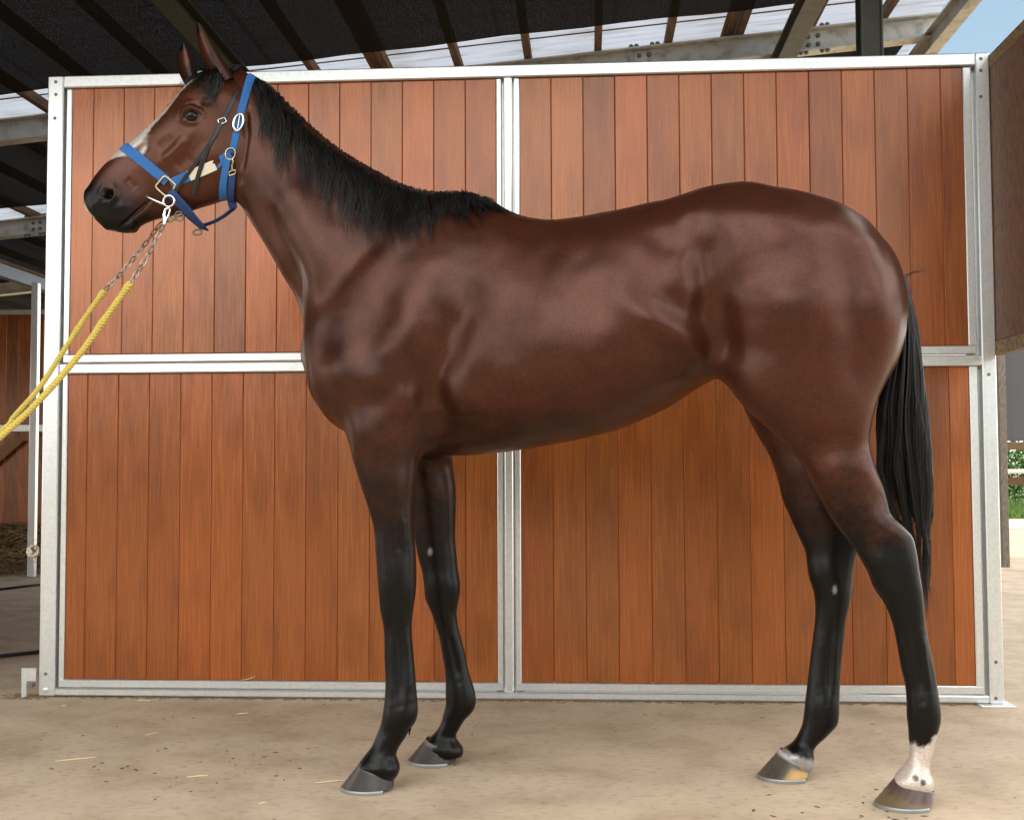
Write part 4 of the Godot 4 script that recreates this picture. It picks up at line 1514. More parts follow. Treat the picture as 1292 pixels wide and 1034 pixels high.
func ground():
	var con := mat(Color.WHITE, 0.78, 0.0, 0.4)
	con.albedo_color = lin(0.465, 0.372, 0.268)
	world_tex(con, noise_tex(noise(71, 0.012, 6), 1024, [0.0, 0.35, 0.5, 0.65, 1.0], [Color(0.84, 0.82, 0.79), Color(0.92, 0.91, 0.90), Color(0.95, 0.945, 0.94), Color(0.97, 0.97, 0.97), Color(1, 1, 1)]), 0.22, bump_tex(noise(72, 0.05, 4), 512, 3.0), 0.16)
	con.detail_enabled = true
	con.detail_blend_mode = BaseMaterial3D.BLEND_MODE_MUL
	con.detail_uv_layer = BaseMaterial3D.DETAIL_UV_2
	con.detail_albedo = noise_tex(noise(73, 0.03, 6), 1024, [0.0, 0.22, 0.34, 0.5, 0.7, 1.0], [Color(0.40, 0.32, 0.25, 0.45), Color(0.66, 0.60, 0.54, 0.28), Color(0.86, 0.83, 0.80, 0.18), Color(0.97, 0.96, 0.95, 0.1), Color(1, 1, 1, 0.0), Color(1, 1, 1, 0.0)])
	con.uv2_triplanar = true
	con.uv2_world_triplanar = true
	con.uv2_scale = Vector3(0.75, 1.0, 1.15)
	var g := Geo.new()
	g.face([Vector3(-70, 0, 70), Vector3(70, 0, 70), Vector3(70, 0, -90), Vector3(-70, 0, -90)])
	setting("ground", g, con)

# ---------------------------------------------------------------- halter, bridle, lead ropes
func on_side(x: float, y: float, lift := 0.0) -> Array:
	x -= 0.024
	y += 0.004
	var p := Vector3(x, y, side_z(x, y))
	var n := out_normal(p)
	return [p + n * lift, n]

func side_path(line: Array, lift := 0.0, steps := 14) -> Array:
	var pts := PackedVector3Array()
	var outs := PackedVector3Array()
	for q in steps + 1:
		var c := along(line, float(q) / steps)
		var r := on_side(c.x, c.y, lift)
		pts.append(r[0])
		outs.append(r[1])
	return [pts, outs]

func wrap_path(c: Vector3, d1: Vector3, a0: float, a1: float, steps: int, lift := 0.0) -> Array:
	# a band round the head: looks in from every side towards c
	var pts := PackedVector3Array()
	var outs := PackedVector3Array()
	for q in steps + 1:
		var an := deg_to_rad(lerpf(a0, a1, float(q) / steps))
		var dir := Vector3(0, 0, 1) * cos(an) + d1.normalized() * sin(an)
		var r := 0.26
		while r > 0.01 and field(c.x + dir.x * r, c.y + dir.y * r, c.z + dir.z * r) > 0.0: r -= 0.0012
		var p := c + dir * r
		var n := out_normal(p)
		pts.append(p + n * lift)
		outs.append(n)
	return [pts, outs]

func loop(c: Vector3, x: Vector3, y: Vector3, shape: int, n := 32) -> PackedVector3Array:
	# closed outline: shape 0 round, 1 square with round corners
	var pts := PackedVector3Array()
	for q in n:
		var a := TAU * q / n
		var k := Vector2(cos(a), sin(a))
		if shape == 1: k /= pow(pow(absf(k.x), 6.0) + pow(absf(k.y), 6.0), 1.0 / 6.0)
		pts.append(c + x * k.x + y * k.y)
	return pts

func worn(called: String, label: String, category: String) -> Node3D:
	return thing(called, label, category, Vector3(2.10, 0, 1.115), "", -0.094)

func bent_part(called: String, g: Geo, m: Material, parent: Node) -> MeshInstance3D:
	bend_geo(g)
	return part(called, g, m, parent)

func tack():
	var keep := prims
	var few: Array[Prim] = [prims[0], prims[1], prims[2]]
	prims = few
	var web := mat(lin(0.022, 0.135, 0.40), 0.62, 0.0, 0.45)
	web.normal_enabled = true
	web.normal_texture = bump_tex(noise(81, 0.15, 2), 256, 4.0)
	web.uv1_scale = Vector3(3, 60, 1)
	web.rim_enabled = true
	web.rim = 0.3
	var navy := mat(lin(0.010, 0.040, 0.150), 0.6)
	var label_m := mat(lin(0.62, 0.58, 0.46), 0.6)
	var leather := mat(lin(0.012, 0.011, 0.011), 0.38)
	var brass := mat(lin(0.62, 0.55, 0.40), 0.25, 0.95)
	var chrome := mat(lin(0.66, 0.66, 0.66), 0.2, 1.0)
	var h := worn("halter", "blue webbing halter with silver buckle on the horse's head", "halter")
	# crown piece over the poll
	var r := wrap_path(Vector3(-1.050, 1.835, 0), Vector3(0.16, 0.985, 0), -44.0, 224.0, 44, 0.001)
	var g := Geo.new()
	g.strap(r[0], r[1], 0.030, 0.004)
	bent_part("crown_strap", g, web, h)
	# cheek pieces, noseband
	for sd in [1.0, -1.0]:
		r = side_path([[-1.047, 1.750], [-1.117, 1.713], [-1.180, 1.690], [-1.232, 1.670]], 0.0015)
		g = Geo.new()
		if sd < 0: mirror(r)
		g.strap(r[0], r[1], 0.030, 0.004)
		bent_part("cheek_strap", g, web, h)
		r = side_path([[-1.100, 1.721], [-1.140, 1.705], [-1.178, 1.691]], 0.0052)
		g = Geo.new()
		if sd < 0: mirror(r)
		g.strap(r[0], r[1], 0.0305, 0.0012)
		bent_part("size_label", g, label_m, h)
	r = wrap_path(Vector3(-1.304, 1.712, 0), Vector3(-0.76, 0.65, 0), -38.0, 218.0, 40, 0.001)
	g = Geo.new()
	g.strap(r[0], r[1], 0.030, 0.004)
	bent_part("noseband", g, web, h)
	# square rings
	for sd in [1.0, -1.0]:
		var c: Array = on_side(-1.248, 1.664, 0.006)
		var cc: Vector3 = c[0]
		var nn: Vector3 = c[1]
		var x := Vector3(-0.72, 0.69, 0)
		x = (x - nn * x.dot(nn)).normalized()
		var y := nn.cross(x)
		if sd < 0:
			cc.z = -cc.z; x.z = -x.z; y.z = -y.z
		g = Geo.new()
		g.tube(loop(cc, x * 0.022, y * 0.023, 1, 40), [0.0034], 8, true)
		bent_part("square_ring", g, brass, h)
	# oval buckle and small rings on the near side
	var b: Array = on_side(-1.024, 1.842, 0.007)
	var bn_: Vector3 = b[1]
	var up := (Vector3(0.1, 1, 0) - bn_ * bn_.y).normalized()
	g = Geo.new()
	g.tube(loop(b[0], up.cross(bn_) * 0.0195, up * 0.0265, 0, 40), [0.0058], 8, true)
	g.tube(PackedVector3Array([b[0] - up * 0.022, b[0] + up * 0.022]), [0.0022], 6)
	bent_part("buckle", g, chrome, h)
	b = on_side(-1.046, 1.748, 0.008)
	g = Geo.new()
	bn_ = b[1]
	up = (Vector3(0.3, 1, 0) - bn_ * bn_.dot(Vector3(0.3, 1, 0))).normalized()
	g.tube(loop(b[0], up.cross(bn_) * 0.021, up * 0.017, 0, 28), [0.0026], 8, true)
	bent_part("cheek_ring", g, brass, h)
	# loose strap end on the cheek and the throat strap with its snap
	r = side_path([[-1.056, 1.738], [-1.066, 1.700], [-1.076, 1.660], [-1.081, 1.636]], 0.006)
	g = Geo.new()
	g.strap(r[0], r[1], 0.029, 0.003)
	bent_part("strap_end", g, web, h)
	r = side_path([[-1.034, 1.690], [-1.042, 1.655], [-1.054, 1.628]], 0.004)
	var low: Vector3 = r[0][r[0].size() - 1]
	for q in 5:
		var f := (q + 1) / 5.0
		r[0].append(low.lerp(Vector3(-1.072, 1.605, 0.0), f))
		r[1].append(Vector3(0.1, -0.4 - f, 1.0 - f).normalized())
	g = Geo.new()
	g.strap(r[0], r[1], 0.030, 0.004)
	bent_part("throat_strap", g, navy, h)
	b = on_side(-1.036, 1.712, 0.008)
	g = Geo.new()
	bn_ = b[1]
	up = (Vector3(-0.1, 1, 0) - bn_ * bn_.y).normalized()
	var sx := up.cross(bn_)
	g.tube(PackedVector3Array([b[0] + up * 0.024, b[0] + up * 0.012 + sx * 0.005, b[0], b[0] - up * 0.014]), [0.0035, 0.0045, 0.005, 0.004], 8)
	g.tube(loop(b[0] - up * 0.020, sx * 0.014, up * 0.006, 1, 28), [0.0022], 6, true)
	bent_part("snap", g, brass, h)
	# chin strap hangs below the jaw, back strap runs to the throat
	var pts := PackedVector3Array()
	var outs := PackedVector3Array()
	for q in 25:
		var f := q / 24.0 * 2.0 - 1.0
		var k := 1.0 - absf(f)
		var start := Vector3(-1.262, 1.650, 0.060)
		var e := Vector3(-1.172, 1.552, 0.0)
		var p := start.lerp(e, k)
		p.z = 0.060 * sqrt(maxf(0.0, 1.0 - k * k)) * signf(-f) if absf(f) > 0.001 else 0.0
		pts.append(p)
		outs.append(Vector3(-0.2, -0.3 - 0.4 * k, -f * 1.3).normalized())
	g = Geo.new()
	g.strap(pts, outs, 0.030, 0.004)
	bent_part("chin_strap", g, navy, h)
	pts = PackedVector3Array(); outs = PackedVector3Array()
	for q in 13:
		var f := q / 12.0
		pts.append(Vector3(-1.178, 1.562, 0.004).lerp(Vector3(-1.070, 1.612, 0.0), f) - Vector3(0, 0.006 * sin(f * PI), 0))
		outs.append(Vector3(0.3, -1, 0.25).normalized())
	g = Geo.new()
	g.strap(pts, outs, 0.020, 0.003)
	bent_part("back_strap", g, navy, h)
	g = Geo.new()
	g.tube(loop(Vector3(-1.192, 1.541, 0.0), Vector3(0.013, 0, 0.003), Vector3(0, 0.008, 0), 0, 24), [0.0026], 7, true)
	bent_part("chin_ring", g, bolt_m, h)
	# bridle: thin black headpiece, bit ring and bar
	var br := worn("bridle", "thin black leather bridle strap with a steel bit in the horse's mouth", "bridle")
	r = side_path([[-1.036, 1.950], [-1.052, 1.905], [-1.078, 1.851], [-1.101, 1.802], [-1.124, 1.762]], 0.002, 18)
	g = Geo.new()
	g.strap(r[0], r[1], 0.012, 0.0035)
	bent_part("cheek_strap", g, leather, br)
	r = side_path([[-1.120, 1.768], [-1.146, 1.704], [-1.160, 1.668], [-1.168, 1.642]], 0.007, 12)
	g = Geo.new()
	g.strap(r[0], r[1], 0.013, 0.003)
	bent_part("strap_end", g, leather, br)
	r = side_path([[-1.118, 1.772], [-1.167, 1.712], [-1.209, 1.663], [-1.230, 1.634]], 0.006, 14)
	g = Geo.new()
	g.strap(r[0], r[1], 0.011, 0.0035)
	bent_part("bit_strap", g, leather, br)
	b = on_side(-1.079, 1.849, 0.005)
	g = Geo.new()
	g.tube(loop(b[0], Vector3(0.010, 0.004, 0), Vector3(-0.003, 0.007, 0), 1, 24), [0.0020], 6, true)
	bent_part("keeper", g, chrome, br)
	for sd in [1.0, -1.0]:
		var c := Vector3(-1.262, 1.620, 0.072 * sd)
		g = Geo.new()
		g.tube(loop(c, Vector3(0.0165, 0, 0.004 * sd), Vector3(0, 0.0165, 0), 0, 30), [0.0034], 8, true)
		bent_part("bit_ring", g, chrome, br)
		g = Geo.new()
		g.tube(PackedVector3Array([Vector3(-1.334, 1.642, 0.042 * sd), Vector3(-1.322, 1.634, 0.058 * sd), Vector3(-1.297, 1.620, 0.067 * sd), Vector3(-1.272, 1.609, 0.072 * sd)]), [0.003, 0.0038, 0.0042, 0.0045], 8)
		bent_part("bit_bar", g, chrome, br)
	prims = keep
	# lead ropes
	var H := horse.transform
	lead("lead_rope", "yellow twisted lead rope with chain clipped to the near bit ring", H * bend(Vector3(-1.262, 1.605, 0.074)), [[0.871, 1.524, 1.13], [0.791, 1.366, 1.16], [0.733, 1.268, 1.185], [0.67, 1.156, 1.22], [0.582, 1.034, 1.26], [0.497, 0.936, 1.3], [0.228, 0.652, 1.42]], chrome, true)
	lead("lead_rope", "thinner looking yellow lead rope whose chain hangs from below the far lip", H * bend(Vector3(-1.262, 1.605, -0.074)), [[0.731, 1.532, 1.0], [0.671, 1.362, 1.05], [0.637, 1.294, 1.08], [0.592, 1.186, 1.13], [0.549, 1.074, 1.19], [0.510, 0.990, 1.255], [0.478, 0.944, 1.275], [0.21, 0.674, 1.40]], chrome, false)

func mirror(r: Array):
	for q in r[0].size():
		r[0][q].z = -r[0][q].z
		r[1][q].z = -r[1][q].z

func lead(called: String, label: String, ring: Vector3, way: Array, chrome: Material, near: bool):
	var t := thing(called, label, "lead rope", Vector3.ZERO, "yellow lead ropes")
	var chain_m := mat(lin(0.40, 0.37, 0.33), 0.34, 0.9)
	var yellow := mat(lin(0.62, 0.48, 0.10), 0.85)
	yellow.normal_enabled = true
	yellow.normal_texture = bump_tex(noise(91, 0.12, 2), 128, 5.0)
	yellow.uv1_scale = Vector3(4, 40, 1)
	var top := Vector3(way[0][0], way[0][1], way[0][2])
	var knot := Vector3(way[1][0], way[1][1], way[1][2])
	# snap hook
	var g := Geo.new()
	var d := (top - ring).normalized()
	var side := d.cross(Vector3(0.2, 0.1, 1)).normalized()
	g.tube(PackedVector3Array([ring + d * 0.004 - side * 0.004, ring + d * 0.012 + side * 0.007, ring + d * 0.028 + side * 0.007, ring + d * 0.042, ring + d * 0.055]), [0.0035, 0.0045, 0.005, 0.0065, 0.005], 8)
	g.tube(PackedVector3Array([ring + d * 0.008 - side * 0.006, ring + d * 0.030 - side * 0.006, ring + d * 0.044]), [0.003, 0.0035, 0.004], 8)
	part("snap_hook", g, chrome, t)
	# chain
	var link := Geo.new()
	link.tube(loop(Vector3.ZERO, Vector3(0.0125, 0, 0), Vector3(0, 0.0068, 0), 0, 22), [0.0019], 7, true)
	var lm := link.mesh()
	var start := ring + d * 0.055
	var total := start.distance_to(knot)
	var n := int(total / 0.0195)
	for k in n:
		var o := part("chain_link", lm, chain_m if k % 3 else bolt_m, t)
		var f := (k + 0.5) / n
		var p := start.lerp(knot, f) - Vector3(0, 0.008 * sin(f * PI), 0)
		var x := (knot - start).normalized()
		var y := x.cross(Vector3.UP).normalized()
		var z := x.cross(y)
		var a := 0.5 + PI * 0.5 * (k % 2) + 0.25 * sin(k * 2.3)
		o.transform = Transform3D(Basis(x, y * cos(a) + z * sin(a), -y * sin(a) + z * cos(a)), p)
	if near:
		g = Geo.new()
		g.tube(loop(ring + Vector3(0.030, -0.030, 0.0), Vector3(0.010, 0.004, 0), Vector3(-0.004, 0.012, 0.004), 0, 22), [0.0020], 6, true)
		part("spare_ring", g, bolt_m, t)
	# rope: three strands laid round each other
	var cv := Curve3D.new()
	for k in range(1, way.size()):
		var p := Vector3(way[k][0], way[k][1], way[k][2])
		var a := Vector3(way[maxi(k - 1, 1)][0], way[maxi(k - 1, 1)][1], way[maxi(k - 1, 1)][2])
		var b := Vector3(way[mini(k + 1, way.size() - 1)][0], way[mini(k + 1, way.size() - 1)][1], way[mini(k + 1, way.size() - 1)][2])
		cv.add_point(p, (a - b) * 0.16, (b - a) * 0.16)
	cv.bake_interval = 0.01
	var length := cv.get_baked_length()
	var steps := int(length / 0.0042)
	var rad := 0.0049 if near else 0.0042
	for s in 3:
		var rg := Geo.new()
		var pts := PackedVector3Array()
		var rr := []
		for q in steps:
			var off := length * q / (steps - 1)
			var p := cv.sample_baked(off)
			var tg := (cv.sample_baked(minf(off + 0.01, length)) - cv.sample_baked(maxf(off - 0.01, 0.0))).normalized()
			var x := tg.cross(Vector3(0, 0.3, 1)).normalized()
			var y := tg.cross(x)
			var an := off / 0.030 * TAU + TAU * s / 3.0
			var fat := 1.0 + 0.35 * exp(-pow((off - 0.012) / 0.012, 2.0)) + 0.22 * exp(-pow((off - 0.14) / 0.02, 2.0))
			pts.append(p + (x * cos(an) + y * sin(an)) * rad * 0.95 * fat)
			rr.append(rad * fat)
		rg.tube(pts, rr, 7)
		part("rope_strand", rg, yellow, t)
	# frayed whipping where the rope is spliced
	var fg := Geo.new()
	var rng := RandomNumberGenerator.new()
	rng.seed = 5 if near else 6
	for k in 46:
		var off := rng.randf_range(0.0, 0.03) if k % 2 else rng.randf_range(0.12, 0.16)
		var p := cv.sample_baked(off)
		var dir := Vector3(rng.randf_range(-1, 1), rng.randf_range(-1, 1), rng.randf_range(-1, 1)).normalized()
		fg.tube(PackedVector3Array([p + dir * 0.004, p + dir * 0.010, p + dir * rng.randf_range(0.011, 0.017) + Vector3(0, -0.002, 0)]), [0.0011, 0.0009, 0.0004], 4)
	part("frayed_end", fg, yellow, t).set_meta("kind", "stuff")

# ---------------------------------------------------------------- things round about
func small_things():
	var rng := RandomNumberGenerator.new()
	rng.seed = 14
	var pale := mat(lin(0.62, 0.50, 0.30), 0.7)
	var bits := [[0.506, 0.962, 0.605, 0.910, "long pale straw lying on the floor left of the horse"], [1.322, 1.160, 1.392, 1.130, "pale straw touching the toe of the near front hoof"], [0.952, 1.118, 1.004, 1.099, "short straw on the floor below the horse's head"],
		[0.838, 0.278, 0.875, 0.262, "broken straw near the foot of the left boards"], [0.645, 0.618, 0.668, 0.581, "small straw on the floor midway to the partition"], [0.168, 0.170, 0.182, 0.166, "tiny straw beside the foot of the left post"], [1.222, 1.366, 1.236, 1.355, "tiny straw at the bottom edge of the view"], [0.405, 0.062, 0.450, 0.058, "straw lying along the foot of the bottom rail"]]
	for b in bits:
		var g := Geo.new()
		var a := Vector3(b[0], 0.0022, b[1])
		var e := Vector3(b[2], 0.0022, b[3])
		var mid := (a + e) * 0.5 + Vector3(0, 0.001, 0.0025)
		g.tube(PackedVector3Array([a, a.lerp(mid, 0.6), mid, mid.lerp(e, 0.5), e]), [0.0016, 0.0021, 0.0022, 0.002, 0.0013], 6)
		single("straw", g, pale, b[4], "straw", Vector3.ZERO, "loose straws on the floor")
	var clip := Geo.new()
	clip.tube(PackedVector3Array([Vector3(0.770, 0.0675, -0.008), Vector3(0.795, 0.071, -0.007), Vector3(0.822, 0.080, -0.010)]), [0.0012, 0.0017, 0.001], 6)
	single("straw", clip, pale, "short straw resting on the bottom edge of the left boards", "straw", Vector3.ZERO, "loose straws on the floor")
	# crumbs of dung and soil, far too many to count
	var dirt := mat(lin(0.075, 0.048, 0.028), 0.95)
	var dg := Geo.new()
	for k in 130:
		var x := rng.randf_range(-0.2, 3.7)
		var z := rng.randf_range(0.08, 1.62)
		if rng.randf() < 0.5:
			x = 0.95 + rng.randfn(0.0, 0.28)
			z = 1.0 + rng.randfn(0.0, 0.16)
		if rng.randf() < 0.25:
			x = 2.75 + rng.randfn(0.0, 0.25)
			z = 1.35 + rng.randfn(0.0, 0.10)
		var s := rng.randf_range(0.0015, 0.0048)
		var long := rng.randf_range(1.0, 2.6)
		var an := rng.randf() * TAU
		var top := Vector3(x, s * 0.55, z)
		var ring := []
		for q in 6:
			var a := TAU * q / 6
			var d := Vector3(cos(a) * s * long, 0, sin(a) * s).rotated(Vector3.UP, an) * rng.randf_range(0.7, 1.2)
			ring.append(Vector3(x, 0.0008, z) + d)
		for q in 6: dg.tri(top, ring[(q + 1) % 6], ring[q])
	var crumbs := part("dirt_crumbs", dg, dirt, self)
	crumbs.set_meta("label", "dark crumbs of dirt scattered on the concrete")
	crumbs.set_meta("category", "dirt")
	crumbs.set_meta("kind", "stuff")
	# chaff swept up against the bottom rail
	var cg := Geo.new()
	for k in 520:
		var x := rng.randf_range(-0.12, 3.5)
		if rng.randf() < 0.25: x = rng.randfn(-0.04, 0.05)
		var z: float = 0.004 + absf(rng.randfn(0.0, 0.010)) if x > 0.07 else rng.randf_range(-0.05, 0.05)
		var a := rng.randf() * TAU
		var l := rng.randf_range(0.004, 0.014)
		var p := Vector3(x, rng.randf_range(0.001, 0.004), z)
		var d := Vector3(cos(a) * l, rng.randf_range(-0.0006, 0.002), sin(a) * l * 0.5)
		cg.tube(PackedVector3Array([p - d, p + d]), [rng.randf_range(0.0007, 0.0016)], 4)
	var chaff := part("chaff", cg, mat(lin(0.21, 0.13, 0.065), 0.9), self)
	chaff.set_meta("label", "brown chaff gathered along the foot of the partition")
	chaff.set_meta("category", "chaff")
	chaff.set_meta("kind", "stuff")
	# knotted end of white rope on the far side of the left post
	var kg := Geo.new()
	for k in 26:
		var a := Vector3(rng.randf_range(-1, 1), rng.randf_range(-1, 1), rng.randf_range(-1, 1)).normalized()
		var b := a.cross(Vector3(rng.randf(), 0.3, 0.5)).normalized()
		var pts := PackedVector3Array()
		for q in 7:
			var an := q / 6.0 * 2.2
			pts.append((a * cos(an) + b * sin(an)) * rng.randf_range(0.017, 0.023))
		kg.tube(pts, [0.0055], 6)
	kg.tube(PackedVector3Array([Vector3(0.004, -0.016, 0), Vector3(0.006, -0.035, 0.002), Vector3(0.005, -0.045, 0)]), [0.006, 0.004, 0.002], 6)
	single("rope_knot", kg, mat(lin(0.62, 0.54, 0.44), 0.9), "knotted end of white rope sticking out beside the left post", "rope", Vector3(-0.075, 0.537, -0.10))
	# cables on the floor of the aisle
	var rubber := mat(lin(0.012, 0.012, 0.012), 0.7)
	for c in [[[[-1.6, -0.45], [-0.6, -0.905], [-0.50, -1.01], [-0.1, -1.65], [0.5, -2.1]], "black cable crossing the floor just behind the left post"], [[[-3.4, -3.5], [-2.10, -3.85], [-1.98, -4.2], [-1.99, -4.7], [-2.1, -5.0]], "black cable curving over the floor before the far stall"]]:
		var pts := PackedVector3Array()
		for p in c[0]: pts.append(Vector3(p[0], 0.008, p[1]))
		var g := Geo.new()
		g.tube(pts, [0.009], 8)
		single("floor_cable", g, rubber, c[1], "cable", Vector3.ZERO, "cables on the aisle floor")

func boarded(parent: Node, x0: float, x1: float, y0: float, y1: float, z: float):
	var x := x0
	var k := 0
	while x < x1 - 0.02:
		plank(parent, x, minf(x + 0.12, x1), y0, y1, z, 0.024, wood[(k * 5 + 1) % 14])
		x += 0.12
		k += 1

func far_stall():
	var s := thing("far_stall", "stall of brown boards with a diagonal brace at the far left", "stall")
	boarded(s, -5.64, -2.64, 1.285, 2.335, -6.62)
	boarded(s, -5.64, -2.64, 0.06, 1.215, -6.62)
	frame_bar("top_rail", s, -5.64, -2.4, 2.336, 2.385, -6.66, -6.60, steel)
	frame_bar("mid_rail", s, -5.64, -2.4, 1.2155, 1.2845, -6.66, -6.595, steel)
	frame_bar("bottom_rail", s, -5.64, -2.4, 0.0, 0.0595, -6.66, -6.60, steel)
	frame_bar("post", s, -2.405, -2.35, 0.0, 2.36, -4.93, -4.875, steel)
	frame_bar("post", s, -2.46, -2.405, 0.0, 2.36, -6.68, -6.6, steel)
	var pine := mat(lin(0.34, 0.17, 0.07), 0.7)
	var g := Geo.new()
	g.bar(Vector3(-3.95, 0.62, -6.57), Vector3(-3.30, 1.17, -6.57), 0.03, 0.10, 0.003)
	part("brace", g, pine, s)
	g = Geo.new()
	g.bar(Vector3(-2.65, 0.62, -6.572), Vector3(-3.18, 1.17, -6.572), 0.03, 0.10, 0.003)
	part("brace", g, pine, s)
	g = Geo.new()
	g.box(Vector3(-3.245, 1.17, -6.566), Vector3(0.10, 0.09, 0.034), 0.003)
	part("brace_cap", g, pine, s)
	# side boards towards the aisle and the eave over them
	for q in 14:
		var o := part("plank", plank_cache.values()[0], wood[(q * 3) % 14], s)
		o.rotation.y = PI / 2
		o.position = Vector3(-5.66, 0.7, -4.95 - 0.12 * q)
	g = Geo.new()
	g.bar(Vector3(-2.52, 2.41, -3.2), Vector3(-2.52, 2.41, -8.4), 0.07, 0.10, 0.004)
	part("eave_beam", g, mat(lin(0.20, 0.235, 0.29), 0.5, 0.3), s)
	for q in 3:
		g = Geo.new()
		g.bar(Vector3(-2.60 - 0.10 * q, 2.50 + 0.035 * q, -3.2), Vector3(-2.60 - 0.10 * q, 2.50 + 0.035 * q, -8.4), 0.098, 0.03, 0.003)
		part("eave_board", g, rough_wood, s)
	# straw bed
	var rng := RandomNumberGenerator.new()
	rng.seed = 23
	var sg := Geo.new()
	for k in 5200:
		var p := Vector3(rng.randf_range(-4.6, -2.3), 0, rng.randf_range(-6.55, -5.05))
		var heap: float = 0.16 + 0.06 * sin(p.x * 3.1 + p.z * 2.0) + 0.12 * smoothstep(-5.9, -6.5, p.z)
		heap *= smoothstep(-5.0, -5.35, p.z)
		p.y = 0.006 + heap * rng.randf_range(0.55, 1.05)
		var a := rng.randf() * TAU
		var d := Vector3(cos(a), rng.randf_range(-0.3, 0.35), sin(a)) * rng.randf_range(0.03, 0.11)
		sg.col = Color(1, 1, 1) * rng.randf_range(0.45, 1.0)
		sg.tube(PackedVector3Array([p - d, p + d * 0.2 + Vector3(0, 0.006, 0), p + d]), [0.0035], 4)
	var bm := mat(lin(0.36, 0.24, 0.11), 0.85)
	bm.vertex_color_use_as_albedo = true
	var bed := part("straw_bed", sg, bm, self)
	bed.set_meta("label", "loose straw bedding heaped on the far stall floor")
	bed.set_meta("category", "straw")
	bed.set_meta("kind", "stuff")

func leafy(g: Geo, c: Vector3, r: Vector3, count: int, size: float, rng: RandomNumberGenerator):
	for k in count:
		var d := Vector3(rng.randfn(), rng.randfn(), rng.randfn()).normalized() * pow(rng.randf(), 0.45)
		var p := c + Vector3(d.x * r.x, d.y * r.y, d.z * r.z)
		var a := Vector3(rng.randfn(), rng.randfn() * 0.6, rng.randfn()).normalized()
		var b := a.cross(Vector3(rng.randfn(), 1, rng.randfn())).normalized()
		var s := size * rng.randf_range(0.6, 1.3)
		g.col = Color(0.75, 1.0, 0.7).lerp(Color(1, 1, 1), rng.randf()) * rng.randf_range(0.55, 1.0)
		g.tri(p - a * s, p - b * s * 0.35, p + b * s * 0.35)
		g.tri(p + a * s, p + b * s * 0.35, p - b * s * 0.35)

